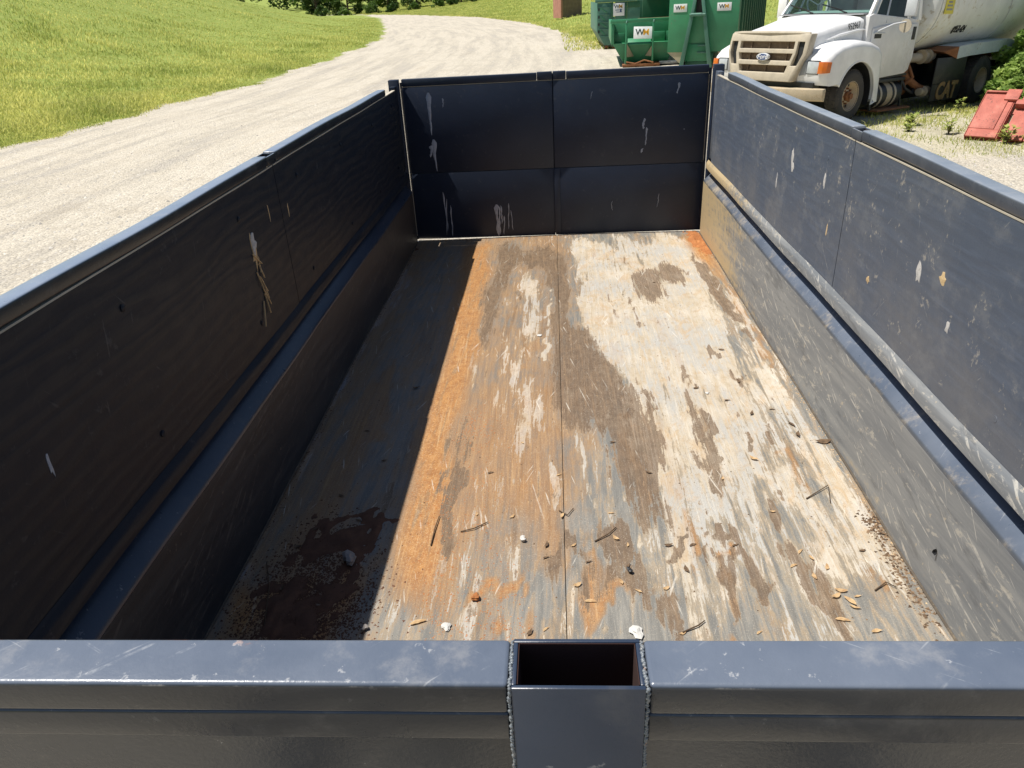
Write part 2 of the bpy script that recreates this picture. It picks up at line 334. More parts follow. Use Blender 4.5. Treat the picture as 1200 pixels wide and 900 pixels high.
def ground_mat():
    b = NB('gravel_and_turf')
    at = b.rgb(b.attr('tint')); g, tr, fld = at[0], at[1], at[2]
    n1 = b.noise(.35, 6, .6); n2 = b.noise(2.2, 7, .65); n3 = b.noise(14, 5, .7); v = b.vor(34, None, 'F1', 'Color'); vd = b.vor(34)
    lat = b.n('ShaderNodeCombineXYZ'); b.put(lat.inputs[0], b.mul(b.attr('tint', 'Alpha'), 30.0)); b.put(lat.inputs[1], b.mul(b.xyz()[1], .07))
    rt = b.n('ShaderNodeTexNoise'); b.put(rt.inputs[0], lat.outputs[0]); rt.inputs['Scale'].default_value = 1.5; rt.inputs['Detail'].default_value = 7; rt.inputs['Roughness'].default_value = .72; rut = rt.outputs[0]
    c = b.mx(b.ss(n2, .3, .7), (.44, .395, .31), (.54, .475, .365))
    c = b.mx(b.mul(b.ss(b.add(b.mul(rut, .75), b.mul(n1, .25)), .45, .58), .85), c, (.64, .58, .47)); c = b.mx(b.mul(b.ss(rut, .56, .66), .45), c, (.48, .40, .28)); c = b.mx(b.mul(b.ss(rut, .49, .38), .40), c, (.29, .275, .26))
    c = b.mx(b.mul(b.ss(n3, .5, .7), .55), c, (.25, .235, .215))
    c = b.mx(.38, c, b.mx(b.rgb(v)[0], (.22, .20, .18), (.62, .57, .49)))
    c = b.mx(b.mul(b.ss(b.add(b.mul(n2, .5), b.mul(n1, .5)), .52, .64), .4), c, (.30, .26, .20))
    gm = b.ss(b.add(g, b.mul(b.add(n2, -.5), .5), b.mul(b.add(n3, -.5), .35)), .42, .58)
    gc = b.mx(b.ss(n2, .3, .7), (.19, .26, .045), (.30, .34, .085)); gc = b.mx(b.mul(b.ss(n3, .48, .72), .6), gc, (.24, .235, .07))
    wd = b.ss(b.add(tr, b.mul(b.add(n3, -.5), 1.1), b.mul(b.add(n2, -.5), .6)), .46, .6)
    c = b.mx(b.mul(wd, .24), c, (.33, .31, .12))
    c = b.mx(gm, c, gc); c = b.mx(fld, c, (.42, .33, .17))
    b.bump(b.add(b.mul(vd, -.6), b.mul(n3, .7), b.mul(n2, .8)), .8, .03)
    return b.fin(c, .9, 0, .2)

def leafy(name, lo, hi, rough=.5, trans=.35):
    b = NB(name); t = b.rgb(b.attr('tint'))[0]
    c = b.mx(t, lo, hi); b.fin(c, rough, 0, .3)
    tr = b.n('ShaderNodeBsdfTranslucent'); b.put(tr.inputs[0], b.mx(t, tuple(v * 1.1 for v in lo), tuple(min(1, v * 1.2) for v in hi)))
    mixs = b.n('ShaderNodeMixShader'); mixs.inputs[0].default_value = trans
    b.t.links.new(b.b.outputs[0], mixs.inputs[1]); b.t.links.new(tr.outputs[0], mixs.inputs[2])
    b.t.links.new(mixs.outputs[0], b.t.nodes['Material Output'].inputs[0]); return b.m

def glass_mat(name, tint, refl=.04):
    b = NB(name); tr = b.n('ShaderNodeBsdfTransparent'); tr.inputs[0].default_value = (*tint, 1)
    gl = b.n('ShaderNodeBsdfGlossy'); gl.inputs['Roughness'].default_value = .03
    fr = b.n('ShaderNodeLayerWeight'); fr.inputs[0].default_value = .5
    m = b.n('ShaderNodeMixShader'); b.put(m.inputs[0], b.ma('ADD', b.mul(b.ma('POWER', fr.outputs[1], 4.0), .6), refl, True))
    b.t.links.new(tr.outputs[0], m.inputs[1]); b.t.links.new(gl.outputs[0], m.inputs[2])
    b.t.links.new(m.outputs[0], b.t.nodes['Material Output'].inputs[0]); return b.m

MT = dict(
    navy=steel_navy(), rail=rail_mat(edge=1), cap=rail_mat('dusty_wall_cap', 1, ((.06, .07, .085), (.09, .10, .115))), rail_l=rail_mat('sky_sheen_side_rail', 0, ((.010, .015, .022), (.016, .021, .030)), ((.20, .25, .33), (.25, .295, .375)), .4), rail_r=rail_mat('sunlit_scuffed_rail', 0, ((.070, .080, .098), (.098, .107, .125)), ((.19, .22, .265), (.29, .315, .35)), 1.8), bulk=bulkhead_mat(),  # left rail top carries painted sky sheen, right rail a sunlit tone
    ply_l=plywood('shaded_painted_plywood', False), ply_r=plywood('sunlit_painted_plywood', True), 
    steel_l=side_steel('shaded_bed_steel', False), steel_r=side_steel('sunlit_scraped_steel', True),
    floor=floor_mat(), ground=ground_mat(),
    gate=paint('navy_gate_paint', (.0105, .0190, .041), .48, (.06, .065, .08), .3, (.030, .028, .030), .3, 4, .2),
    edge=paint('edge_light_paint', (.50, .45, .36), .8), splinter=paint('raw_splintered_wood', (.62, .45, .24), .85, (.24, .12, .05), .8, scale=22),
    chip=paint('pale_chipped_primer', (.55, .53, .50), .8, (.15, .15, .16), .9, scale=40), drip=paint('dried_white_paint', (.36, .39, .45), .6, (.05, .06, .08), .9, scale=34),
    rust=paint('rusty_iron', (.24, .095, .035), .8, (.08, .05, .035), .8, (.34, .19, .09), .5, 9),
    rustin=paint('rusty_tube_inside', (.035, .011, .007), .9, dirt=(.02, .01, .008)), weld=paint('weld_metal', (.16, .18, .20), .32, (.3, .12, .04), .4, scale=30),
    black=paint('black_plastic', (.016, .017, .019), .5, None, dirt=(.09, .075, .06), damt=.5), rubber=paint('dusty_tyre_rubber', (.050, .046, .042), .8, (.13, .105, .08), .7, (.14, .11, .08), .7, 5),
    white=paint('white_truck_paint', (.80, .80, .79), .28, None, 0, (.55, .50, .41), .14, 1.6, .03), dirtywhite=paint('dusty_white_door_paint', (.76, .75, .73), .34, None, 0, (.44, .36, .25), .55, 1.5, .03),
    tank=paint('weathered_tank_paint', (.70, .71, .68), .45, (.30, .22, .12), .45, (.44, .38, .20), .75, 1.1, .06),
    tan=paint('tan_grille_plastic', (.47, .41, .31), .6, None, 0, (.27, .21, .14), .5, 7), bumper=paint('tan_dusty_bumper', (.46, .38, .26), .6, None, 0, (.30, .20, .11), .6, 5),
    radiator=paint('dusty_radiator', (.14, .095, .06), .8, (.07, .05, .035), .7, scale=14), chrome=paint('dull_chrome', (.62, .64, .66), .25),
    amber=paint('amber_lens', (.60, .15, .02), .15, None, 0, (.5, .12, .02), .2), lens=paint('clear_headlight_lens', (.46, .49, .50), .10, None, 0, (.4, .4, .38), .3, 9),
    blue=paint('emblem_blue', (.03, .07, .22), .3), grey=paint('grey_trim', (.26, .27, .28), .5), seat=paint('grey_seat_cloth', (.30, .33, .30), .9), dash=paint('pale_dusty_dashboard', (.36, .42, .36), .8),
    glass=glass_mat('windscreen_glass', (.66, .82, .82), .09), darkglass=glass_mat('door_glass', (.10, .13, .12), .03),
    green=paint('green_container_paint', (.042, .245, .115), .42, (.10, .16, .10), .5, (.11, .19, .11), .5, 1.4, .1), green2=paint('faded_green_paint', (.060, .175, .125), .5, (.12, .2, .15), .5, (.13, .19, .14), .5, 1.6, .1),
    greend=paint('shade_dark_green', (.022, .110, .052), .5, (.05, .09, .05), .4, (.09, .08, .04), .4, 2),  # dark green also used to paint container sides in shade
    signw=paint('white_sign', (.82, .83, .83), .5), ink=paint('black_ink', (.012, .013, .014), .6), wgreen=paint('dark_green_ink', (.012, .035, .03), .6), wgold=paint('golden_ink', (.75, .38, .02), .6), worange=paint('orange_ink', (.72, .17, .02), .6),
    yellow=paint('yellow_decal', (.68, .58, .06), .5, (.4, .36, .1), .4), rimtan=paint('rusty_tan_rim', (.62, .50, .34), .6, (.30, .13, .05), .7, (.34, .17, .08), .6, 9), catgold=paint('worn_yellow_letters', (.21, .135, .05), .8, (.10, .07, .04), .7, scale=12),
    red=paint('faded_red_paint', (.43, .115, .080), .65, (.12, .05, .04), .95, (.50, .22, .16), .65, 5.0), boards=paint('brown_boards', (.20, .145, .10), .85, (.12, .09, .06), .6, scale=3), redboard=paint('reddish_boards', (.46, .215, .165), .85, (.25, .11, .08), .6, scale=3),
    palegrey=paint('pale_blue_fender_paint', (.47, .53, .54), .5, (.22, .17, .11), .6, (.36, .33, .27), .5, 3), soil=paint('orange_clay', (.36, .135, .040), .95, (.20, .07, .02), .7, (.5, .24, .09), .6, 14), darksoil=paint('dark_rusty_soil', (.12, .052, .028), .95, (.04, .02, .012), .8, (.2, .09, .04), .5, 20),
    leaf=leafy('dry_leaf', (.36, .21, .10), (.74, .54, .30), .7, .2), darkleaf=leafy('dead_leaf', (.06, .038, .024), (.26, .17, .10), .8, .15), paper=paint('white_paper', (.58, .57, .54), .8), seam=paint('dirty_seam', (.085, .068, .05), .9, (.2, .17, .12), .6, scale=20), stone=paint('grey_stone', (.30, .27, .25), .9, (.16, .13, .12), .6, scale=12),
    pebble=leafy('gravel_stone', (.22, .205, .185), (.62, .585, .52), .9, 0), grass=leafy('grass_blade', (.21, .29, .050), (.80, .74, .26), .55, .5), bush=leafy('bush_leaf', (.08, .18, .03), (.44, .56, .15), .45, .45),
    tree=leafy('tree_leaf', (.020, .050, .012), (.085, .155, .030), .5, .3), treelight=leafy('light_tree_leaf', (.045, .10, .018), (.16, .26, .05), .5, .3), bark=paint('bark', (.10, .075, .055), .95, scale=6), weed=leafy('weed_leaf', (.10, .20, .03), (.50, .53, .16), .5, .4),
)

# ------------------------------------------------------------------ terrain
ZG = -0.7
LY = np.array([-60, 4, 15.6, 19, 23, 31, 42, 57, 68, 88, 142, 203, 272, 300, 600]); LX = np.array([-11.6, -11, -10.75, -10.4, -9.9, -9.7, -10.1, -11.4, -13.2, -17.2, -29, -46, -78, -300, -300])
RX = np.array([-400, -70, -28, -9.4, -1.1, 1.8, 2.9, 4.2, 10, 30, 400]); RY = np.array([300, 268, 170, 116, 78, 55, 43, 38.5, 34, 30, 26])
def sstep(v): v = np.clip(v, 0, 1); return v * v * (3 - 2 * v)
def tz(x, y):
    x = np.asarray(x, float); y = np.asarray(y, float)
    d = np.interp(y, LY, LX) - x
    fade = 1 - .92 * sstep((y - 92) / 110)
    h = 17.0 * sstep(d / 64) * fade + .10 * sstep(d / 1.5) * (d > 0)
    h = h + np.where(d > 0, .25 * np.sin(x * .23 + 1) * np.sin(y * .19) * sstep(d / 12), 0)
    r = y - np.interp(x, RX, RY)
    h = h + 3.0 * sstep(r / 140) + .05 * sstep(r / 2)
    h = h - .27 * np.exp(-((x - 9.3) ** 2 + (y - 18) ** 2) / (2 * 1.9 ** 2)) - .05 * np.exp(-((x - 7.6) ** 2 + (y - 13) ** 2) / 3)
    h = h + 26 * sstep((np.hypot(x, y) - 420) / 700)
    return ZG + h + .015 * np.sin(x * 1.3) * np.sin(y * .8)
def ragged(x, y): return .20 * np.sin(y * .61 + .3 * x) + .13 * np.sin(y * 1.7 + 1 + .2 * x) + .10 * np.sin(y * 4.1 + x)
def grassness(x, y):
    d = np.interp(y, LY, LX) - x + ragged(x, y); r = (y - np.interp(x, RX, RY)) / 1.6
    return np.clip(np.maximum(d, r) * .9 + .5, 0, 1)
def trackness(x, y):  # sparse weeds in the gravel beside the truck
    a = np.exp(-((x - 8.2) ** 2 / 9 + (y - 15.2) ** 2 / 9)); b = np.exp(-((x - 7.2) ** 2 / 5 + (y - 12.6) ** 2 / 5)) * .75; c = sstep((x - 8) / 4) * sstep((y - 13) / 4)
    e = np.exp(-((x - 3.6) ** 2 / 6 + (y - 40) ** 2 / 60)) * .6
    return np.clip(a + b + c + e, 0, 1)
gx = np.concatenate([-np.geomspace(1600, 62, 26), np.arange(-60, 32, .6), np.geomspace(33, 1600, 28)]); gy = np.concatenate([-np.geomspace(900, 14, 14), np.arange(-12, 124, .7), np.geomspace(125.5, 1900, 46)])
GX, GY = np.meshgrid(gx, gy); GZ = tz(GX, GY)
nx, ny = len(gx), len(gy)
idx = np.arange(nx * ny).reshape(ny, nx)
Fq = np.stack([idx[:-1, :-1], idx[:-1, 1:], idx[1:, 1:], idx[1:, :-1]], -1).reshape(-1, 4)
fld = ((GX < -52) & (GX > -110) & (GY > 150) & (GY < 285) & (GX < -.35 * GY + 8)).astype(float) * (np.interp(GY, LY, LX) - GX > 14)
colr = np.stack([grassness(GX, GY), trackness(GX, GY), fld, (GX - np.interp(GY, LY, LX)) / 30], -1).reshape(-1, 4)
kind(npmesh('ground', np.stack([GX, GY, GZ], -1), Fq, MT['ground'], None, colr, 4, True), 'structure')

# ------------------------------------------------------------------ dump trailer
TL = empty('dump_trailer', (0, 0, 0), 'navy dump trailer bed with plywood side boards and stained steel floor', 'trailer')
LEN, W, Y0 = 5.33, 2.08, .436
STAIN = [('C', 0.8, 0, [(1.131, 5.159), (2.033, 5.2), (1.971, 4.247), (1.909, 3.191), (1.836, 2.44), (1.718, 2.215), (1.586, 2.019), (1.386, 1.656), (1.34, 1.847), (1.342, 2.223), (1.32, 2.653), (1.229, 3.228), (1.134, 3.654), (1.112, 4.323)]),
('C', 0.6, 0, [(2.0, 4.398), (2.1, 3.827), (2.076, 2.207), (2.068, 1.476), (1.839, 1.475), (1.842, 1.842), (1.836, 2.44), (1.889, 3.101)]),
('C', 0.56, 0, [(0.758, 4.649), (0.876, 4.672), (0.924, 4.118), (0.953, 3.243), (0.995, 2.737), (0.989, 2.344), (0.849, 2.234), (0.795, 2.744), (0.783, 3.454)]),
('C', 0.58, 0, [(0.6, 4.789), (0.679, 4.836), (0.695, 4.36), (0.65, 3.935), (0.608, 4.216)]),
('C', 0.66, 0, [(0.553, 2.241), (0.584, 2.16), (0.547, 1.659), (0.541, 1.474), (0.492, 1.474), (0.508, 1.814)]),
('C', 0.85, 0.011, [(0.99, 4.184), (0.972, 3.665), (0.983, 3.26)]),
('C', 0.62, 0, [(0.761, 1.887), (0.795, 1.887), (0.804, 1.658), (0.773, 1.658)]),
('C', 0.5, 0, [(0.828, 1.811), (0.867, 1.852), (0.909, 1.852), (0.913, 1.49), (0.825, 1.474)]),
('C', 0.55, 0, [(1.406, 2.169), (1.475, 2.22), (1.529, 2.02), (1.486, 1.655), (1.393, 1.475), (1.386, 1.656)]),
('C', 0.56, 0, [(1.729, 2.709), (1.901, 2.438), (1.862, 1.475), (1.589, 1.475), (1.595, 1.929)]),
('C', 0.62, 0, [(1.475, 2.22), (1.836, 2.44), (1.812, 2.015), (1.647, 1.654), (1.474, 1.475), (1.358, 1.475), (1.361, 1.656)]),
('C', 0.6, 0.02, [(0.992, 2.403), (1.008, 2.177)]),
('C', 0.55, 0.03, [(0.621, 3.36), (0.654, 2.826)]),
('C', 0.7, 0.02, [(1.216, 2.073), (1.235, 2.024)]),
('C', 0.6, 0.02, [(1.125, 1.506), (1.133, 1.484)]),
('C', 0.62, 0.022, [(1.102, 2.229), (1.13, 2.149)]),
('O', 0.86, 0, [(0.38, 5.224), (0.585, 5.18), (0.639, 3.463), (0.631, 2.353), (0.682, 1.474), (0.497, 1.474), (0.484, 1.943), (0.473, 2.996)]),
('O', 0.48, 0, [(0.592, 2.828), (0.907, 2.74), (1.048, 2.342), (1.036, 1.657), (0.895, 1.852), (0.748, 1.94), (0.692, 1.474), (0.595, 1.474)]),
('O', 0.72, 0.05, [(1.106, 1.73), (1.16, 1.604)]),
('O', 0.45, 0.04, [(1.091, 1.892), (1.113, 1.769)]),
('O', 1.0, 0, [(1.947, 5.232), (2.085, 5.258), (2.06, 4.361), (1.992, 4.276), (1.937, 4.742)]),
('O', 0.42, 0.05, [(1.251, 4.814), (1.414, 4.689), (1.572, 4.587)]),
('O', 0.38, 0.05, [(1.16, 3.871), (1.45, 3.656)]),
('O', 0.36, 0.04, [(1.368, 3.039), (1.411, 2.581), (1.444, 2.221)]),
('O', 0.34, 0.05, [(1.215, 3.136), (1.318, 3.422)]),
('O', 0.36, 0.04, [(1.575, 3.568), (1.601, 3.028), (1.582, 2.575)]),
('O', 0.7, 0.012, [(1.556, 1.845), (1.541, 1.655), (1.519, 1.49)]),
('O', 0.55, 0.03, [(1.462, 2.142), (1.456, 1.846)]),
('O', 0.5, 0.03, [(1.262, 2.586), (1.298, 2.307)]),
('O', 0.45, 0.03, [(2.009, 4.528), (2.036, 3.651), (2.027, 3.185)]),
('O', 0.55, 0.016, [(1.877, 2.533), (1.883, 2.159)]),
('O', 0.5, 0.025, [(1.963, 1.619), (1.997, 1.476)]),
('O', 0.45, 0.05, [(0.888, 3.152), (0.934, 3.445)]),
('O', 0.5, 0.1, [(0.202, 2.844), (0.183, 1.859), (0.199, 1.473)]),
('O', 0.5, 0.04, [(0.239, 3.281), (0.279, 2.486)]),
('O', 0.9, 0.16, [(0.297, 1.66), (0.143, 1.489)]),
('O', 0.7, 0.05, [(0.786, 1.506), (0.884, 1.506)]),
('B', 0.86, 0, [(0.66, 5.171), (1.051, 5.147), (1.081, 4.326), (1.083, 3.657), (1.195, 3.593), (1.283, 2.959), (1.383, 2.582), (1.373, 2.223), (1.314, 2.023), (1.243, 2.225), (1.174, 2.398), (1.052, 2.593), (1.019, 2.971), (1.016, 4.041), (0.965, 4.157), (0.928, 4.667), (0.744, 4.703), (0.706, 4.359), (0.682, 3.257), (0.617, 3.261), (0.597, 4.368)]),
('B', 0.66, 0, [(0.613, 3.261), (0.69, 3.257), (0.696, 2.605), (0.657, 2.239), (0.611, 2.354)]),
('B', 0.86, 0, [(1.479, 4.479), (1.659, 4.63), (1.824, 4.383), (1.791, 4.175), (1.613, 4.048), (1.505, 4.199)]),
('B', 0.68, 0.035, [(1.915, 4.745), (1.946, 4.25), (1.962, 3.837), (1.997, 3.619)]),
('B', 0.68, 0.028, [(1.801, 3.362), (1.815, 3.224)]),
('B', 0.6, 0.028, [(1.627, 2.903), (1.625, 2.847)]),
('B', 0.62, 0.024, [(1.601, 3.028), (1.583, 2.643), (1.612, 2.328)]),
('B', 0.6, 0.035, [(1.563, 2.715), (1.57, 2.448), (1.566, 2.218)]),
('B', 0.58, 0.028, [(1.356, 3.128), (1.417, 2.721)]),
('B', 0.64, 0.03, [(1.558, 2.019), (1.612, 1.765), (1.638, 1.62)]),
('B', 0.62, 0.024, [(1.547, 1.804), (1.528, 1.49)]),
('B', 0.6, 0.028, [(1.365, 1.976), (1.416, 2.031)]),
('B', 0.55, 0.02, [(1.867, 3.041), (1.888, 2.931)]),
('B', 0.58, 0.022, [(1.778, 2.213), (1.773, 1.926)]),
('B', 0.4, 0.05, [(1.776, 1.842), (1.822, 1.49)]),
('B', 0.6, 0.02, [(1.485, 1.93), (1.497, 1.845)]),
('B', 0.5, 0.05, [(1.125, 2.026), (1.259, 1.768)]),
('B', 0.36, 0.1, [(1.006, 1.851), (1.37, 1.554)]),
('B', 0.55, 0.02, [(1.728, 2.57), (1.726, 2.443)]),
('B', 0.45, 0.04, [(0.642, 1.854), (0.624, 2.239)]),
('B', 0.5, 0.02, [(1.869, 2.703), (1.865, 2.62)]),
('B', 0.5, 0.016, [(0.763, 4.061), (0.789, 3.925)]),
('L', 1.1, 0.07, [(0.006, 4.618), (0.025, 3.669)]),
('L', 1.0, 0.05, [(-0.005, 2.369), (0.007, 2.594)]),
('L', 0.9, 0.05, [(0.034, 1.699), (0.037, 1.861)]),
('L', 0.8, 0.05, [(0.015, 3.5), (-0.02, 3.018)]),
('L', 0.55, 0, [(0.755, 1.853), (1.031, 1.622), (1.474, 1.475), (0.885, 1.474)]),
('L', 0.5, 0.03, [(1.551, 3.932), (1.615, 3.115)])]
def in_poly(px, py, poly):
    r = np.zeros(px.shape, bool); n = len(poly)
    for i in range(n):
        (x1, y1), (x2, y2) = poly[i], poly[(i + 1) % n]
        if y1 != y2: r ^= ((y1 > py) != (y2 > py)) & (px < (x2 - x1) * (py - y1) / (y2 - y1) + x1)
    return r
def blur(a, k):
    for ax in (0, 1):
        w = k if ax else k * 2
        p = np.pad(a, [(w, w), (0, 0)] if ax == 0 else [(0, 0), (w, w)], 'edge'); c = np.cumsum(np.insert(p, 0, 0, axis=ax), axis=ax); m = 2 * w + 1
        a = (np.take(c, range(m, c.shape[ax]), ax) - np.take(c, range(0, c.shape[ax] - m), ax)) / m
    return a
def vnoise(x, y, seed):
    g_ = np.random.default_rng(seed).uniform(-1, 1, (64, 64)); xi = np.floor(x).astype(int); yi = np.floor(y).astype(int); u = x - xi; v = y - yi; u = u * u * (3 - 2 * u); v = v * v * (3 - 2 * v)
    q = lambda a, b: g_[(xi + a) % 64, (yi + b) % 64]
    return (q(0, 0) * (1 - u) + q(1, 0) * u) * (1 - v) + (q(0, 1) * (1 - u) + q(1, 1) * u) * v
fx = np.linspace(0, W, 139); fy = np.linspace(Y0, LEN, 250); FX, FY = np.meshgrid(fx, fy)
WX = FX + .040 * vnoise(FX * 4, FY * 1.6, 1) + .030 * vnoise(FX * 12, FY * 5, 2) + .018 * vnoise(FX * 26, FY * 13, 3)
WY = FY + .16 * vnoise(FX * 7, FY * 2, 4) + .14 * vnoise(FX * 20, FY * 5, 5) + .08 * vnoise(FX * 44, FY * 12, 6)
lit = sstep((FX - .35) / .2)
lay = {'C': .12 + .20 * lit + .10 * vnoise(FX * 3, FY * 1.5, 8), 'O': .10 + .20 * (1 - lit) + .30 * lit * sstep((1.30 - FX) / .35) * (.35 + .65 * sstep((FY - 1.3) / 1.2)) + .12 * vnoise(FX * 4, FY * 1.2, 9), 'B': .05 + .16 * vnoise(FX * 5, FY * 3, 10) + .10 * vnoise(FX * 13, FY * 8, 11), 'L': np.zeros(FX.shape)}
for ch, s, r, pts in STAIN:
    if r == 0: m = blur(in_poly(WX, WY, pts).astype(float), 3 if ch == 'B' else 3) * s
    else:
        d = np.full(FX.shape, 9.0)
        for (x1, y1), (x2, y2) in zip(pts, pts[1:] or pts):
            L2 = (x2 - x1) ** 2 + (y2 - y1) ** 2 + 1e-9; t = np.clip(((WX - x1) * (x2 - x1) + (WY - y1) * (y2 - y1)) / L2, 0, 1)
            d = np.minimum(d, np.hypot(WX - x1 - t * (x2 - x1), WY - y1 - t * (y2 - y1)))
        m = (s + (.14 if ch == 'B' else 0)) * np.clip(1.35 - d / r, 0, 1)
    lay[ch] = np.maximum(lay[ch], m)
def fbm(sx_, sy_, sd): return .6 * vnoise(FX * sx_, FY * sy_, sd) + .4 * vnoise(FX * sx_ * 2.3, FY * sy_ * 2.3, sd + 1) + .25 * vnoise(FX * sx_ * 5, FY * sy_ * 5, sd + 2)
lay['B'] += np.where(lay['B'] > .2, .30 * fbm(15, 1.5, 20), 0); lay['C'] += np.where(lay['C'] > .35, .24 * fbm(13, .9, 24) + .10 * fbm(16, 3, 27), .10 * fbm(14, .9, 28))
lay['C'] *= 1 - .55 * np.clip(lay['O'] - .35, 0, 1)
stain = np.stack([lay['C'], lay['O'], lay['B'], lay['L']], -1)
SEAM = 69
for a, b_ in ((0, SEAM), (SEAM, 138)):
    sx = FX[:, a:b_ + 1].copy(); sy = FY[:, a:b_ + 1]; k = sx.shape[1]
    if a == 0: sx[:, -1] -= .0025
    sz = .004 * np.sin(sy * 2.1 + a) * np.sin(sx * 3 + 1); sz[:, 0 if a else -1] -= .002
    ii = np.arange(sx.size).reshape(sx.shape); q = np.stack([ii[:-1, :-1], ii[:-1, 1:], ii[1:, 1:], ii[1:, :-1]], -1)
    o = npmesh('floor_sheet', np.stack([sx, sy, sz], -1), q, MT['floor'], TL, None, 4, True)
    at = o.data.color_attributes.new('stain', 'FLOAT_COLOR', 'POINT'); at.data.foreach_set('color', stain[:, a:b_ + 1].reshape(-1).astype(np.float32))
M().box(-.06, W + .06, Y0 - .04, LEN + .04, -.09, -.02).obj('bed_underside', MT['navy'], TL)

def wall(side):
    X = (lambda u: -u) if side == 'l' else (lambda u: W + u)
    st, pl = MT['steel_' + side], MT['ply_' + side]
    y1 = 5.262; sg_, ph = (1, .4) if side == 'l' else (-1, 2.1)
    def bow(y): return (sg_ * max(0, .004 + .003 * math.sin(1.25 * y + ph) + .002 * math.sin(3.3 * y + ph) + .0012 * math.sin(7.9 * y)), 0)
    def bowr(y): return (bow(y)[0], .0022 * math.sin(2.3 * y + ph) + .0012 * math.sin(5.9 * y))
    def rect(u0, u1, z0, z1): return [(X(u0), z0), (X(u1), z0), (X(u1), z1), (X(u0), z1)]
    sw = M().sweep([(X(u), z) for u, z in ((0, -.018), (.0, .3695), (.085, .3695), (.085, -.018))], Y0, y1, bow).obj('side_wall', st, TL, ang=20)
    M().sweep([(X(u), z) for u, z in ((.0005, .370), (.0012, .377), (.006, .384), (.050, .426), (.056, .4283), (.085, .4283), (.085, .370))], Y0, y1, bow).obj('wall_cap', MT['cap'] if side == 'r' else MT['navy'], TL, ang=60)
    M().sweep([(X(-.0005), -.001), (X(-.006), .0042), (X(-.0005), .008)], Y0, y1, bow).obj('weld_seam', MT['seam'], TL)
    M().sweep([(X(u), z) for u, z in ((.062, .4285), (.062, .4675), (.0436, .4675), (.0436, .474), (.074, .474), (.074, .4285))], Y0, y1, bow).obj('back_strip', MT['navy'], TL)  # upper flange added to stop sun reaching the ledge through the slot
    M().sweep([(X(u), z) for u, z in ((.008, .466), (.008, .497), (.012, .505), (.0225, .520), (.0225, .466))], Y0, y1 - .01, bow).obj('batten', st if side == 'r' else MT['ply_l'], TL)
    for j, (ya, yb) in enumerate(((Y0, 2.750), (2.7545, y1 - .09))):
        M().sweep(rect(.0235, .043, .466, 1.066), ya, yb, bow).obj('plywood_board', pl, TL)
        M().sweep(rect(.0225, .0435, 1.0668, 1.0712), ya + .002, yb - .002, bow).obj('edge_light_line', MT['edge'], TL)  # pale strip painted for daylight leaking between board and rail
        ra, rb = ((Y0, 2.705), (2.800, 4.86))[j]
        M().sweep(rect(.021, .071, 1.074, 1.111), ra, rb, bowr).obj('top_rail', MT['rail_' + side], TL, .006, 3)
    # open stake pocket at the joint
    pk = M()
    for q in ((.021, .026, 2.7055, 2.7995), (.066, .071, 2.7055, 2.7995), (.0262, .0658, 2.7055, 2.711), (.0262, .0658, 2.794, 2.7995)):
        pk.box(*sorted((X(q[0]), X(q[1]))), q[2], q[3], 1.0742 if q[0] < .03 else .45, 1.106)
    pk.obj('stake_pocket', MT['rail_' + side], TL, .001)
    M().box(*sorted((X(.0268), X(.0652))), 2.7116, 2.7934, .90, .905).box(*sorted((X(.0263), X(.0268))), 2.7116, 2.7934, .9, 1.10).box(*sorted((X(.0652), X(.0657))), 2.7116, 2.7934, .9, 1.10).obj('pocket_lining', MT['rustin'], TL)
    for yy in (.5, 1.3, 2.0, 3.5, 4.3, 5.1): M().box(*sorted((X(.0865), X(.14))), yy - .03, yy + .03, -.1, 1.07).obj('side_post', MT['navy'], TL, .004)
    for yy in (.9, 1.6, 2.35, 3.0, 3.7, 4.4, 5.0):
        for zz in (.60, .98): M().lathe([(.001, 0), (.009, .0), (.010, .002), (.006, .0045), (.001, .005)], (X(.0230) + bow(yy)[0], yy, zz + random.uniform(-.02, .02)), 'x', 10).obj('screw_head', pl, TL)
    M().box(*sorted((X(.014), X(.080))), 5.264, 5.328, -.05, 1.124).obj('corner_post', MT['gate'], TL, .004)
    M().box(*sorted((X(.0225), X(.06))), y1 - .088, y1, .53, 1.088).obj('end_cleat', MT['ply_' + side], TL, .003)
wall('l'); wall('r')

# tailgate leaves
def leaf(x0, x1, first):
    h = .0
    g = M().box(x0, x1, LEN + .004, LEN + .030, .002, .488).obj('gate_steel_panel', MT['gate'], TL, .003)
    p = M().box(x0 + .002, x1 - .002, LEN, LEN + .026, .4905, 1.0695).obj('gate_board', MT['gate'], TL, .002)
    M().box(x0 + .003, x1 - .003, LEN - .0005, LEN + .022, 1.0705, 1.0735).obj('edge_light_line', MT['edge'], TL)
    cuts = (x0, x1 - .105, x1) if first else (x0, x0 + .09, x1)
    for a, b_ in zip(cuts, cuts[1:]): M().box(a + .001, b_ - .001, LEN - .006, LEN + .040, 1.0755, 1.121 + (.004 if b_ - a < .2 else 0)).obj('gate_top_rail', MT['gate'], TL, .004)
    for zz in (.2, .62, 1.0): M().tube([(x0 if first else x1, LEN + .045, zz - .05), (x0 if first else x1, LEN + .045, zz + .05)], .016, 10).obj('hinge', MT['rust'], TL)
    M().box(x0, x1, LEN + .031, LEN + .055, .02, .09).obj('gate_frame', MT['navy'], TL)
leaf(-.002, 1.0285, True); leaf(1.0305, 2.072, False)
M().box(1.0275, 1.068, LEN - .004, LEN + .0035, .020, .486).obj('gate_flange', MT['gate'], TL, .001)
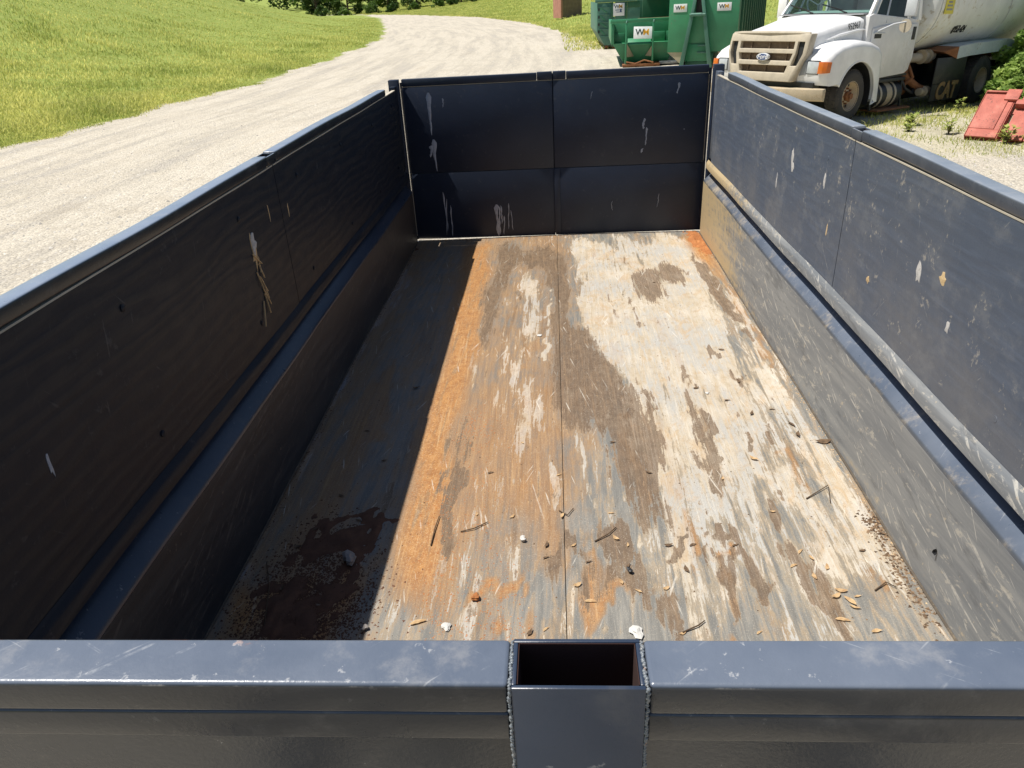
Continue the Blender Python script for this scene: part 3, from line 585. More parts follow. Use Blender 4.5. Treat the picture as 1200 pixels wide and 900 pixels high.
M().box(2.0745, 2.0775, LEN + .004, LEN + .012, .5, 1.06).obj('gap_light_strip', MT['edge'], TL); M().box(2.0725, 2.094, LEN + .013, LEN + .02, .0, 1.1).obj('gap_backing', MT['gate'], TL); M().box(-.016, -.0025, LEN + .013, LEN + .02, .0, 1.1).obj('gap_backing', MT['gate'], TL); M().box(1.02, 1.04, LEN + .0415, LEN + .05, .1, 1.11).obj('gap_backing', MT['gate'], TL)  # backing strips added to keep the gate gaps dark
M().box(-.0105, -.0075, LEN + .004, LEN + .012, .03, 1.06).obj('gap_light_strip', MT['edge'], TL)  # pale strips paint the lit gaps between gate leaves and posts
M().box(0, .60, LEN - .0025, LEN + .003, .0062, .0085).obj('gate_sill', MT['edge'], TL)
def drip(pts, w, y=LEN - .0012):  # dried run of paint, slightly proud of the board
    b = M(); rings = []
    for i, (x, z) in enumerate(pts):
        ww = w[i] if isinstance(w, list) else w
        rings.append([(x - ww, y + .0015, z), (x - ww * .5, y - .0009, z), (x + ww * .5, y - .0009, z), (x + ww, y + .0015, z)])
    return b.loft(rings).obj('paint_run', MT['drip'], TL)
def run(x, za, zb, w, blob=1.0, n=9):
    pts = []; ws = []; xx = x
    for i in range(n + 1):
        t = i / n; xx += random.uniform(-.004, .004); pts.append((xx, za + (zb - za) * t)); ws.append(w * (blob * (1 - t) ** 2 + .55 + random.uniform(-.22, .25)) * (.25 if i in (0, n) else 1))
    drip(pts, ws)
run(.178, 1.03, .75, .010, 2.0); run(.180, .72, .50, .008, 2.6); run(.165, .68, .60, .012, 1); run(.275, .99, .93, .006, .4); run(.215, .35, .03, .006, .4, LEN and 9); run(.240, .30, .06, .005, .3); run(.262, .25, .02, .006, .3)
for q in ((.602, .245, .01, .017, .8), (.612, .22, .02, .010, .3), (.632, .235, .10, .007, .3), (.648, .16, .02, .006, .3), (.690, .25, .06, .005, .4), (.705, .20, .05, .004, .3)): run(*q)
for q in ((1.655, .80, .73, .010, .5), (1.672, .74, .62, .008, .4), (1.65, .60, .57, .010, .2), (1.30, .99, .94, .003, .1), (1.93, .72, .715, .010, 0), (1.88, 1.02, .95, .008, .5), (1.78, .28, .18, .003, .2), (1.45, .24, .17, .003, .2)): run(*q)
# torn holes and chips in the side boards
def bow_at(x, y): sg_, ph = (1, .4) if x < 1 else (-1, 2.1); return sg_ * max(0, .004 + .003 * math.sin(1.25 * y + ph) + .002 * math.sin(3.3 * y + ph) + .0012 * math.sin(7.9 * y))
def patch(name, x, y, z, ry, rz, mat, dx, n=14, seed=0):
    x = x + bow_at(x, y)
    rr = random.Random(seed); v = [(x + dx * 1.6, y, z)]
    for k in range(n):
        a = 2 * math.pi * k / n; q = rr.uniform(.55, 1.15); v.append((x + dx * rr.uniform(.1, .8), y + ry * q * math.cos(a), z + rz * q * math.sin(a)))
    for k in range(n): a = v[1 + k]; v.append((x - dx * .5, (a[1] - y) * 1.04 + y, (a[2] - z) * 1.04 + z))
    f = [(0, 1 + k, 1 + (k + 1) % n) for k in range(n)] + [(1 + k, 1 + n + k, 1 + n + (k + 1) % n, 1 + (k + 1) % n) for k in range(n)]
    return M().raw(v, f).obj(name, mat, TL, smooth=False)
patch('splintered_hole', -.0232, 2.420, .842, .024, .070, MT['splinter'], .003, 16, 1)
patch('paint_chip', -.0205, 2.422, .868, .020, .040, MT['chip'], .003, 12, 2)
for k in range(9): M().beam((-.021 + bow_at(0, 2.42), 2.42 + random.uniform(-.03, .02), .84 - k * .022), (-.016 + bow_at(0, 2.42), 2.41 + random.uniform(-.05, .05), .79 - k * .026), .004, .003).obj('splinter', MT['splinter'], TL)
for y, z, a, b_, m in ((1.204, .78, .006, .032, 'drip'), (2.62, .93, .004, .04, 'splinter'), (2.83, .88, .005, .03, 'splinter')): patch('paint_chip', -.0232, y, z, a, b_, MT[m], .001, 10, int(y * 90))
for y, z, a, b_, m in ((3.42, .885, .016, .042, 'chip'), (3.40, .845, .022, .02, 'chip'), (2.90, .70, .007, .030, 'splinter'), (1.98, .83, .020, .020, 'splinter'), (2.12, .80, .022, .035, 'chip'), (3.0, .87, .012, .03, 'chip'), (3.62, .74, .008, .04, 'chip'), (1.90, .72, .010, .02, 'chip'), (2.45, .66, .014, .016, 'splinter')):
    patch('paint_chip', 2.1034, y, z, a, b_, MT[m], -.001, 11, int(y * 77))

# front bulkhead with open stake pocket in the middle
FY0 = .389
def front_rail(xa, xb):
    r = .0045
    M().box(xa, xb, FY0, .4365, 1.0762, 1.110).obj('front_rail', MT['rail'], TL, r, 4)
    M().box(xa, xb, FY0 + .0012, .434, 1.0435, 1.0755).obj('rail_lower_band', MT['rail'], TL, .003, 3)
    M().box(xa, xb, .405, .43, -.05, 1.0425).obj('front_panel', MT['bulk'], TL)
front_rail(-.10, .9885); front_rail(1.0965, 2.18)
pk = M(); t = .004; px0, px1, py0, py1, zt = .9905, 1.0945, .3868, .4370, 1.1092
pk.box(px0, px1, py0, py0 + t, -.05, zt); pk.box(px0, px1, py1 - t, py1, -.05, zt); pk.box(px0, px0 + t, py0 + t, py1 - t, -.05, zt); pk.box(px1 - t, px1, py0 + t, py1 - t, -.05, zt)
pk.obj('stake_pocket', MT['navy'], TL, .0012, 2)
lin = M()
for q in ((px0 + t + .0004, px1 - t - .0004, py1 - t - .0010, py1 - t - .0004), (px0 + t + .0004, px0 + t + .001, py0 + t + .0012, py1 - t - .0012), (px1 - t - .001, px1 - t - .0004, py0 + t + .0012, py1 - t - .0012)): lin.box(q[0], q[1], q[2], q[3], .105, 1.1082)
lin.obj('pocket_lining', MT['rustin'], TL)
M().box(px0 + t, px1 - t, py0 + t, py1 - t, .10, .105).obj('pocket_floor', MT['rustin'], TL)
for xs, sgn in ((px0 - .0005, -1), (px1 + .0005, 1)):  # weld beads: overlapping ripples along both seams
    bd = M()
    path = [(xs + sgn * .0004, .4345 - k * .0015 + random.uniform(-.0004, .0004), 1.1088) for k in range(31)] + [(xs + sgn * .0010, .3882, 1.1075 - k * .0015) for k in range(66)]
    for (x, y, z) in path:
        rr = random.uniform(.0011, .0021); x += random.uniform(-.0008, .0007) * sgn; rings = []
        for i in range(5):
            th = math.pi * (i + .02) / 4.04
            rings.append([(x + rr * math.sin(th) * math.cos(p * math.pi / 3), y + rr * math.sin(th) * math.sin(p * math.pi / 3), z + rr * .85 * math.cos(th)) for p in range(6)])
        bd.loft(rings)
    bd.obj('weld_bead', MT['weld'], TL, ang=80)
# running gear and tongue
for xx in (.35, 1.73): M().box(xx - .05, xx + .05, -.9, LEN, -.30, -.0905).obj('frame_rail', MT['navy'], TL, .005)
M().beam((.35, -.9, -.22), (1.04, -2.0, -.22), .1, .15).obj('tongue_beam', MT['navy'], TL); M().beam((1.73, -.9, -.22), (1.04, -2.0, -.22), .1, .15).obj('tongue_beam', MT['navy'], TL)
for xx, sg in ((-.26, -1), (2.34, 1)):
    for yy in (2.35, 3.25):
        t_ = M().lathe([(.20, -.09), (.33, -.10), (.36, -.07), (.365, 0), (.36, .07), (.33, .10), (.20, .09)], (xx, yy, ZG + .365), 'x', 28, False).obj('tyre', MT['rubber'], TL)
        M().lathe([(.201, .08 * sg), (.17, .05 * sg), (.06, .04 * sg), (.05, .09 * sg), (.001, .09 * sg)], (xx, yy, ZG + .365), 'x', 24).obj('rim', MT['white'], t_)
    fd = [(1.85, -.02), (1.95, .12), (3.65, .12), (3.75, -.02)]
    M().loft([[(xx - .14, y, z - .0), (xx + .14, y, z - .0), (xx + .14, y, z + .012), (xx - .14, y, z + .012)] for y, z in fd]).obj('fender', MT['navy'], TL)
for yy in (2.35, 3.25): M().tube([(-.3, yy, ZG + .365), (2.38, yy, ZG + .365)], .05, 10).obj('axle', MT['navy'], TL)

# ------------------------------------------------------------------ litter on the trailer floor
def floor_z(x, y): return .004 * math.sin(y * 2.1 + (0 if x < 1.04 else 69)) * math.sin(x * 3 + 1)
def leaf_mesh(name, L, Wd, curl, mat, seed):
    rr = random.Random(seed); n, m = 7, 3; V = []; C = []
    for i in range(n):
        t = i / (n - 1); w = Wd * (math.sin(math.pi * min(1, t * .94 + .04)) ** 1.15) * rr.uniform(.85, 1.1); bend = curl * (t - .5) ** 2 * 4
        for j in range(m):
            s_ = j - 1; V.append((L * (t - .5), w * s_ + .12 * L * math.sin(t * 3) * rr.uniform(.7, 1), .003 + bend * L * .25 + abs(s_) * curl * w * .55 + rr.uniform(0, .0015)))
            C.append((min(1, max(0, .5 + rr.uniform(-.3, .3) - .2 * (j == 1))),) * 3 + (1,))
    st = len(V); V += [(L * .5, 0, .003 + curl * L * .25), (L * .72, L * .06, .006 + curl * L * .2), (L * .72, L * .06 + .0015, .006 + curl * L * .2)]; C += [(.2, .2, .2, 1)] * 3
    F = []
    for i in range(n - 1):
        for j in range(m - 1):
            a = i * m + j; F += [(a, a + 1, a + m + 1), (a, a + m + 1, a + m)]
    F.append((st, st + 1, st + 2))
    return npmesh(name, V, F, mat, None, C, 3, True)
def put(o, x, y, rz, z=None, rx=0, ry=0, s=1):
    o.location = (x, y, (floor_z(x, y) + .001) if z is None else z); o.rotation_euler = (rx, ry, rz); o.scale = (s, s, s); return o
LEAVES = [('t', 0.062, (0.612, 1.518), 20, 'long curled tan leaf behind the front rail, left of the white paper'),
('t', 0.046, (1.841, 1.646), 30, None),
('t', 0.052, (1.851, 1.599), -70, None),
('t', 0.04, (1.818, 1.622), 60, None),
('t', 0.05, (1.807, 1.528), 0, None),
('t', 0.036, (1.831, 1.744), 100, None),
('t', 0.04, (1.856, 1.579), 150, None),
('t', 0.044, (1.756, 2.335), -10, 'bright orange dry leaf lying alone halfway down the right floor'),
('t', 0.034, (1.736, 1.749), 0, None),
('t', 0.034, (1.786, 1.704), -60, None),
('t', 0.04, (1.882, 1.487), -30, None),
('t', 0.03, (1.797, 1.783), 110, None),
('t', 0.034, (1.776, 1.814), 10, None),
('t', 0.032, (0.86, 2.002), 15, None),
('t', 0.04, (1.036, 2.0), 40, None),
('t', 0.036, (1.073, 1.671), 0, None),
('t', 0.042, (1.11, 1.601), 5, 'long thin tan leaf lying crosswise on the grey floor behind the stake pocket'),
('t', 0.034, (1.204, 1.682), 80, None),
('t', 0.03, (1.254, 1.642), -10, None),
('t', 0.034, (1.207, 1.882), -50, None),
('t', 0.028, (1.2, 2.011), 40, None),
('t', 0.028, (1.067, 1.85), 20, None),
('t', 0.026, (1.24, 1.848), -60, None),
('t', 0.03, (1.336, 1.656), 0, None),
('t', 0.03, (1.024, 2.241), 0, None),
('t', 0.026, (0.735, 2.018), 90, None),
('t', 0.028, (1.88, 1.619), 0, None),
('t', 0.024, (1.742, 2.016), 0, None),
('t', 0.028, (0.981, 1.496), 50, None),
('t', 0.028, (1.359, 1.484), 30, None),
('t', 0.022, (0.879, 2.468), 0, None),
('t', 0.024, (1.613, 2.207), 70, None),
('t', 0.026, (1.568, 1.484), 10, None),
('d', 0.078, (2.047, 2.452), 2, 'long flat brown leaf lying crosswise against the right steel wall'),
('d', 0.054, (1.962, 2.576), -60, 'dark curled leaf with a green edge on the pale floor near the right wall'),
('d', 0.048, (1.97, 2.498), -70, None),
('d', 0.052, (1.834, 2.958), -50, 'brown curled leaf on the cream crust right of the middle of the bed'),
('d', 0.04, (1.829, 3.291), -20, None),
('d', 0.04, (1.751, 2.781), 0, None),
('d', 0.04, (1.826, 2.669), 40, None),
('d', 0.036, (1.921, 2.701), 0, None),
('d', 0.04, (1.638, 2.902), 20, None),
('d', 0.034, (1.236, 1.749), 20, None),
('d', 0.036, (0.979, 1.851), 40, None),
('d', 0.034, (0.767, 2.264), 0, None),
('d', 0.034, (1.355, 2.25), 0, None),
('d', 0.034, (1.238, 2.457), 10, None),
('d', 0.036, (1.37, 1.847), -30, None),
('d', 0.034, (1.448, 1.846), 0, None),
('d', 0.04, (1.412, 1.736), -40, None),
('d', 0.03, (1.113, 1.769), 0, None),
('d', 0.034, (0.933, 1.484), 20, None),
('d', 0.034, (1.582, 1.844), 0, None),
('d', 0.03, (1.965, 1.82), 10, None),
('d', 0.036, (2.057, 1.897), -10, None),
('d', 0.044, (0.37, 2.958), 5, 'dark leaf lying alone in the shade of the left wall'),
('d', 0.034, (0.221, 2.587), 20, None),
('d', 0.034, (0.226, 2.141), 0, None),
('d', 0.03, (0.34, 2.361), 0, None),
('d', 0.036, (0.154, 1.859), 30, None),
('d', 0.034, (0.325, 1.991), 10, None),
('d', 0.032, (0.268, 1.924), 60, None),
('d', 0.03, (0.187, 1.947), 0, None),
('d', 0.036, (0.162, 1.661), 80, None),
('d', 0.04, (2.032, 4.861), 40, 'dark curled leaf on the orange clay in the far right corner'),
('d', 0.03, (1.62, 4.263), 0, None),
('d', 0.03, (0.979, 1.79), 0, None)]
GT, GD = 'tan dry leaves scattered on the trailer floor', 'dark dead leaves scattered on the trailer floor'
protos = {}; LV = []
for k, (t, L, (x, y), rz, lab) in enumerate(LEAVES):
    key = (t, k % 4)
    if key not in protos:
        o = leaf_mesh('dry_leaf' if t == 't' else 'dead_leaf', .05, .0110 if k % 2 else .0085, (.12, .3, .5, .75)[k % 4], MT['leaf' if t == 't' else 'darkleaf'], k); protos[key] = o
    else: o = protos[key].copy(); COL.objects.link(o)
    put(o, x, y, R(rz + random.uniform(-45, 45) * (L < .06) + 180 * (k % 2)), s=L / .05 * .82, rx=random.uniform(-.2, .2))
    band = ('in the shade along the left wall', 'left of the floor seam', 'just right of the floor seam', 'on the pale right half of the floor', 'near the right steel wall')[int(np.searchsorted([.50, 1.04, 1.36, 1.72], x))]
    LV.append((t, band, y, o, lab))
ORD = ('nearest the front rail', 'second from the front rail', 'third from the front rail', 'fourth from the front rail', 'fifth from the front rail', 'sixth from the front rail', 'seventh from the front rail', 'eighth from the front rail', 'ninth from the front rail', 'tenth from the front rail', 'eleventh from the front rail', 'twelfth from the front rail', 'thirteenth from the front rail', 'fourteenth from the front rail')
cnt = {}
for t, band, y, o, lab in sorted(LV, key=lambda q: q[2]):
    k = cnt.get((t, band), 0); cnt[(t, band)] = k + 1 if not lab else k
    tag(o, lab or ('tan leaf ' if t == 't' else 'dark dead leaf ') + band + ', ' + ORD[min(k, 13)], 'leaf', GT if t == 't' else GD)
def twig(pts, r, label, mat='darkleaf'):
    c = pts[0]; V = M().tube([(x - c[0], y - c[1], z + .004) for (x, y), z in zip(pts, [.0, .003, .002, .0, .001][:len(pts)])], [r, r * .9, r * .7, r * .5, r * .4][:len(pts)], 6)
    o = npmesh('twig', V.v, [f for q in V.f for f in ([q] if len(q) == 3 else [(q[0], q[i], q[i + 1]) for i in range(1, len(q) - 1)])], MT[mat], None, [(random.uniform(0, .5),) * 3 + (1,) for _ in V.v], 3, True)
    o.location = (c[0], c[1], floor_z(*c)); return tag(o, label, 'twig', 'twigs on the trailer floor')
TWIGS = [([(0.691, 1.923), (0.736, 1.936), (0.78, 1.971)], 'thin dark twig on the orange part of the floor'),
([(0.6, 1.855), (0.602, 1.942), (0.608, 2.006)], 'bent brown twig beside the shadow edge'),
([(1.137, 1.866), (1.183, 1.899), (1.211, 1.934)], 'thin forked twig on the grey floor right of the seam'),
([(1.875, 2.085), (1.971, 2.157), (1.947, 2.06)], 'curled twig lying near the right wall'),
([(1.937, 1.643), (1.98, 1.674), (2.001, 1.653)], 'looped dry stem near the right wall'),
([(1.022, 2.028), (1.051, 1.999), (1.072, 2.037)], 'short pale twig crossing the floor seam'),
([(0.163, 1.505), (0.124, 1.661), (0.075, 1.777)], 'thin stem on the dark soil in the left shade'),
([(1.359, 1.484), (1.405, 1.506), (1.427, 1.525)], 'forked twig just behind the front rail')]
for pts, lab in TWIGS: twig(pts, .0022, lab)
def scrap(name, x, y, s, mat, label, cat, seed, flat=.5):
    rr = random.Random(seed); b = bmesh.new(); bmesh.ops.create_icosphere(b, subdivisions=2, radius=s)
    ph = [rr.uniform(0, 6) for _ in range(6)]
    for v in b.verts:
        k = 1 + .28 * math.sin(v.co.x / s * 3 + ph[0]) + .25 * math.sin(v.co.y / s * 4 + ph[1]) + .2 * math.sin(v.co.z / s * 5 + ph[2]) + rr.uniform(-.12, .12)
        v.co *= k; v.co.z *= flat
    zmin = min(v.co.z for v in b.verts)
    for v in b.verts: v.co.z -= zmin
    me = bpy.data.meshes.new(name); b.to_mesh(me); b.free(); me.materials.append(MT[mat]); o = bpy.data.objects.new(name, me); COL.objects.link(o)
    return tag(put(o, x, y, rr.uniform(0, 6)), label, cat)
SCRAPS = [('paper_scrap', 1.233, 1.484, 0.019, 'paper', 'larger scrap of white paper behind the front rail, right of the stake pocket', 'paper'),
('paper_scrap', 0.698, 1.502, 0.015, 'paper', 'torn white paper scrap behind the front rail, left of the stake pocket', 'paper'),
('pale_pebble', 0.9, 1.877, 0.01, 'chip', 'small pale pebble on the orange floor near the middle', 'stone'),
('paper_scrap', 0.933, 3.52, 0.01, 'paper', 'tiny white paper scrap on the damp brown band', 'paper'),
('paper_scrap', 1.681, 2.853, 0.008, 'paper', 'tiny white paper scrap on the cream crust right of the middle', 'paper'),
('rock', 0.35, 1.779, 0.024, 'stone', 'grey brown rock on the dark soil in the left shade', 'rock'),
('rock', 0.462, 1.496, 0.01, 'stone', 'small grey stone at the edge of the dark soil, beside the front rail', 'rock'),
('clay_lump', 0.769, 1.612, 0.012, 'soil', 'round orange clay lump on the floor left of the seam', 'clay'),
('clay_lump', 1.236, 1.726, 0.009, 'black', 'small black lump on the grey floor', 'debris')]
for k, q in enumerate(SCRAPS): scrap(*q, seed=k * 7 + 3, flat=.28 if q[0] == 'paper_scrap' else .6)
# small things caught on the right side wall
o = leaf_mesh('dead_leaf', .022, .007, .9, MT['black'], 91); put(o, 2.073, 1.64, 1.2, .155, 0, R(-85)); tag(o, 'small black shrivelled leaf stuck to the right steel wall', 'leaf')
# crumbs, clay dust and soil
def heap(name, x0, x1, y0, y1, h, mat, seed, n=44):
    X_, Y_ = np.meshgrid(np.linspace(x0, x1, n), np.linspace(y0, y1, n)); u = (X_ - x0) / (x1 - x0) * 2 - 1; v = (Y_ - y0) / (y1 - y0) * 2 - 1
    e_ = .40 - 1.15 * (u * u + v * v) ** .8 + .9 * vnoise(X_ * 11, Y_ * 8, seed) + .6 * vnoise(X_ * 40, Y_ * 36, seed + 1)
    Z_ = h * np.clip(e_, -.3, 1.2) * (.6 + .5 * vnoise(X_ * 60, Y_ * 60, seed + 2)) - .0035; ii = np.arange(n * n).reshape(n, n)
    return kind(npmesh(name, np.stack([X_, Y_, Z_], -1), np.stack([ii[:-1, :-1], ii[:-1, 1:], ii[1:, 1:], ii[1:, :-1]], -1), MT[mat], None, None, 4, True), 'stuff')
heap('dark_soil', .03, .48, 1.20, 2.15, .016, 'darksoil', 31)
heap('clay_heap', 1.955, 2.072, 4.78, 5.32, .016, 'soil', 35)
def crumbs(name, n, fx_, sz, mat, k=0, zf=.5):
    V = []; F = []; C = []
    for i in range(n):
        x, y, s = fx_(); s *= rng.uniform(*sz); o = len(V); z = floor_z(x, y); t = rng.uniform(0, 1)
        a = rng.uniform(0, 6.28)
        for j in range(3): V.append((x + s * math.cos(a + j * 2.1) * rng.uniform(.6, 1.3), y + s * math.sin(a + j * 2.1) * rng.uniform(.6, 1.3), z))
        V.append((x + s * .2, y, z + s * zf * rng.uniform(.6, 1.5))); F += [(o, o + 1, o + 3), (o + 1, o + 2, o + 3), (o + 2, o, o + 3)]; C += [(t, t, t, 1)] * 4
    return kind(npmesh(name, V, F, mat, None, C), 'stuff')
def near_pts(pts, spread):
    def f():
        i = rng.integers(0, len(pts)); j = (i + 1) % len(pts) if i + 1 < len(pts) else i; t = rng.uniform(0, 1)
        return pts[i][0] * (1 - t) + pts[j][0] * t + rng.normal(0, spread), pts[i][1] * (1 - t) + pts[j][1] * t + rng.normal(0, spread * 1.6), 1
    def g():
        while True:
            x, y, s = f()
            if .004 < x < 2.076 and .44 < y < 5.32: return x, y, s
    return g
def anyw(): return rng.uniform(.03, 2.05), rng.uniform(1.3, 5.25), 1
crumbs('litter_crumbs', 520, anyw, (.0015, .0050), MT['darkleaf'])
crumbs('pale_crumbs', 200, anyw, (.0012, .0036), MT['leaf'])
crumbs('clay_crumbs', 1500, near_pts([(0.527, 2.242), (0.642, 1.854), (0.673, 1.474), (0.885, 1.483), (0.755, 1.853), (0.688, 2.606)], .045), (.0013, .0040), MT['soil'])
crumbs('clay_crumbs', 1500, near_pts([(2.02, 5.28), (2.05, 5.1), (2.06, 4.85)], .022), (.003, .010), MT['soil'], 0, .8)
crumbs('dark_soil', 9000, near_pts([(0.162, 1.661), (0.253, 1.816), (0.377, 1.555), (0.138, 1.505), (0.294, 1.489)], .07), (.001, .0058), MT['darksoil'], 0, .8)
crumbs('corner_litter', 420, near_pts([(2.045, 1.50), (2.05, 1.72), (2.06, 1.95)], .022), (.002, .008), MT['darkleaf'], 0, .6)
crumbs('edge_litter', 500, near_pts([(2.066, 1.6), (2.068, 3.0), (2.068, 5.1)], .006), (.0015, .0042), MT['leaf'], 0, .6)
crumbs('edge_litter', 500, near_pts([(.012, 1.6), (.012, 3.4), (.012, 5.1)], .008), (.0015, .005), MT['darksoil'], 0, .6)
crumbs('gate_litter', 260, near_pts([(.05, 5.31), (2.0, 5.31)], .006), (.002, .0048), MT['darksoil'], 0, .6)

# ------------------------------------------------------------------ water truck (x forward from the front axle, y to its left, z up)
TK = empty('water_truck', (5.56, 14.98, ZG), 'white water tank truck with tan grille parked on the weedy gravel', 'truck', (0, R(-2.2), R(-141)))
def T(m, name, mat, bevel=0, par=None, **k): return m.obj(name, MT[mat], par or TK, bevel, **k)
RW = .43
# hood: lofted cross-sections
def hood_ring(x, w, zt, zb, wb):
    h = [(0, zt + .012), (.35 * w, zt + .008), (.70 * w, zt - .012), (.90 * w, zt - .040), (.985 * w, zt - .085), (1.0 * w, zt - .15), (wb, zb + .06), (wb, zb)]
    return [(x, -y, z) for y, z in h[::-1]] + [(x, y, z) for y, z in h[1:]]
rg = [hood_ring(.90, .66, 1.44, .72, .64), hood_ring(.86, .70, 1.475, .72, .70), hood_ring(.6, .745, 1.53, .9, .80), hood_ring(.2, .79, 1.60, 1.0, .84), hood_ring(-.2, .84, 1.675, 1.0, .88), hood_ring(-.46, .885, 1.725, 1.0, .90)]
T(M().loft(rg), 'hood', 'white', ang=50)
for sg in (1, -1):  # bulging fenders with the wheel arch cut out
    arch = [(.60 * math.cos(a) * .98 - .02, RW + .575 * math.sin(a)) for a in np.linspace(R(20), R(197), 22)]
    out = [(.93, .66), (.975, .78), (.97, .95), (.93, 1.08), (.80, 1.19), (.58, 1.275), (.28, 1.325), (-.05, 1.335), (-.36, 1.30), (-.60, 1.225), (-.73, 1.12), (-.765, .95), (-.765, .29)]
    poly = out + [(-.70, .29)] + arch[::-1][1:] + [(.60, .66)]
    rings = []
    for yy, ins in ((.60, 0), (1.02, 0), (1.12, .012), (1.175, .035), (1.205, .075), (1.212, .12)):
        r_ = []
        for i, (x, z) in enumerate(poly):
            if i < len(out) - 1 and ins:
                cxn, czn = x - .1, z - .55; L = math.hypot(cxn, czn); x, z = x - cxn / L * ins, z - czn / L * ins
            r_.append((x, sg * yy, z))
        rings.append(r_)
    b = M().loft(rings, True, True); T(b, 'fender', 'white', ang=42)
    lip = [(x * 1.0, z) for x, z in arch]
    T(M().tube([(x, sg * 1.206, z) for x, z in [(.56, .67)] + arch + [(-.70, .30)]], .017, 6), 'arch_lip', 'white')
    T(M().tube([(x, sg * .9, z + .0) for x, z in arch], .03, 5), 'arch_liner', 'black')
    T(M().loft([[(x * .97, sg * yy, z - .015) for x, z in arch] for yy in (.62, 1.15)], False, False), 'wheel_well', 'black')
    # lamps
    T(M().prism([(sg * .70, .80), (sg * .83, .82), (sg * .83, 1.035), (sg * .77, 1.02)], 'x', .93, .985), 'lamp_surround', 'grey', .006)
    T(M().hexa([(.93, sg * .84, .835), (.93, sg * 1.06, .835), (.90, sg * 1.06, .835), (.90, sg * .84, .835), (.99, sg * .84, 1.03), (.975, sg * 1.06, 1.03), (.90, sg * 1.06, 1.03), (.90, sg * .84, 1.03)]) if 0 else M().hexa([(.94, sg * .845, .84), (1.003, sg * .845, .84), (.985, sg * 1.055, .84), (.94, sg * 1.055, .84), (.94, sg * .845, 1.03), (.992, sg * .845, 1.03), (.978, sg * 1.055, 1.03), (.94, sg * 1.055, 1.03)]), 'headlight', 'lens', .012); T(M().box(.94, .975, *sorted((sg * .825, sg * 1.06)), .825, 1.045), 'headlight_bezel', 'black', .008)
    T(M().loft([[(.90, sg * y, z0), (x0, sg * y, z0), (x1, sg * y, z1), (.88, sg * y, z1)] for y, x0, x1, z0, z1 in ((1.062, 1.008, .996, .845, 1.03), (1.14, 1.0, .988, .85, 1.03), (1.20, .965, .95, .855, 1.028), (1.234, .905, .89, .86, 1.022))]), 'turn_signal', 'amber', .012)
    T(M().prism([(-.30, 1.348), (-.06, 1.353), (.10, 1.345), (.10, 1.337), (-.30, 1.338)], 'y', sg * .80, sg * .86), 'crease_trim', 'white', .004) if 0 else None
    T(M().tube([(-.62, sg * .905, 1.50), (-.3, sg * .885, 1.475), (.15, sg * .84, 1.415), (.45, sg * .80, 1.35)], [.006, .02, .022, .006], 8), 'hood_crease', 'white')
T(M().hexa([(.85, -.9, .70), (.935, -.9, .70), (.935, .9, .70), (.85, .9, .70), (.82, -.9, 1.1), (.92, -.9, 1.08), (.92, .9, 1.08), (.82, .9, 1.1)]), 'front_fascia', 'white', .01)
# grille
def gxz(z): return 1.125 - .13 * max(0, z - .72) / .74
def gs(z): return .79 + .21 * min(1, max(0, (z - .72) / .42))
ys_ = [-.82, -.755, -.625, -.56, .56, .625, .755, .82]; zs = [.70, .84, .955, 1.03, 1.145, 1.215, 1.33, 1.455]
holes = {(3, 1), (3, 3), (3, 5), (1, 2), (1, 3), (1, 4), (1, 5), (5, 2), (5, 3), (5, 4), (5, 5)}
def gpt(i, j, back):
    y, z = ys_[i] * gs(zs[j]), zs[j]; e_ = abs(ys_[i]) > .8
    return (gxz(z) - (.03 if e_ else 0) - (.02 if j == 7 else 0) - (.17 if back else 0), y, z)
gm = M(); gv = [gpt(i, j, bk) for bk in (0, 1) for j in range(8) for i in range(8)]; gf = []
gi = lambda i, j, bk: bk * 64 + j * 8 + i
solid = lambda i, j: 0 <= i < 7 and 0 <= j < 7 and (i, j) not in holes
for i in range(7):
    for j in range(7):
        if not solid(i, j): continue
        gf += [(gi(i, j, 0), gi(i + 1, j, 0), gi(i + 1, j + 1, 0), gi(i, j + 1, 0)), (gi(i, j, 1), gi(i, j + 1, 1), gi(i + 1, j + 1, 1), gi(i + 1, j, 1))]
        for (p, q, di, dj) in (((i, j), (i + 1, j), 0, -1), ((i + 1, j), (i + 1, j + 1), 1, 0), ((i + 1, j + 1), (i, j + 1), 0, 1), ((i, j + 1), (i, j), -1, 0)):
            if not solid(i + di, j + dj): gf.append((gi(*p, 0), gi(*p, 1), gi(*q, 1), gi(*q, 0)))
gm.raw(gv, gf)
grl = T(gm, 'grille', 'tan', .014, seg=3)
T(M().tube([(gxz(1.45) - .07, -.78, 1.45), (gxz(1.45) - .04, -.6, 1.462), (gxz(1.45) - .02, 0, 1.468), (gxz(1.45) - .04, .6, 1.462), (gxz(1.45) - .07, .78, 1.45)], .03, 8), 'grille_cap', 'tan')
T(M().hexa([(.98, -.56, .80), (1.0, -.56, .80), (1.0, .56, .80), (.98, .56, .80), (.92, -.57, 1.36), (.945, -.57, 1.36), (.945, .57, 1.36), (.92, .57, 1.36)]), 'radiator', 'radiator', par=grl)
for sg in (1, -1): T(M().hexa([(1.0, sg * .60, .86), (1.02, sg * .60, .86), (1.02, sg * .66, .86), (1.0, sg * .66, .86), (.95, sg * .60, 1.36), (.97, sg * .60, 1.36), (.97, sg * .755, 1.36), (.95, sg * .755, 1.36)]), 'air_vent', 'black', par=grl)
for y in (-.36, .02, .40): T(M().hexa([(1.005, y, .85), (1.03, y, .85), (1.03, y + .02, .85), (1.005, y + .02, .85), (.955, y, 1.32), (.975, y, 1.32), (.975, y + .02, 1.32), (.955, y + .02, 1.32)]), 'grille_strut', 'radiator', par=grl)
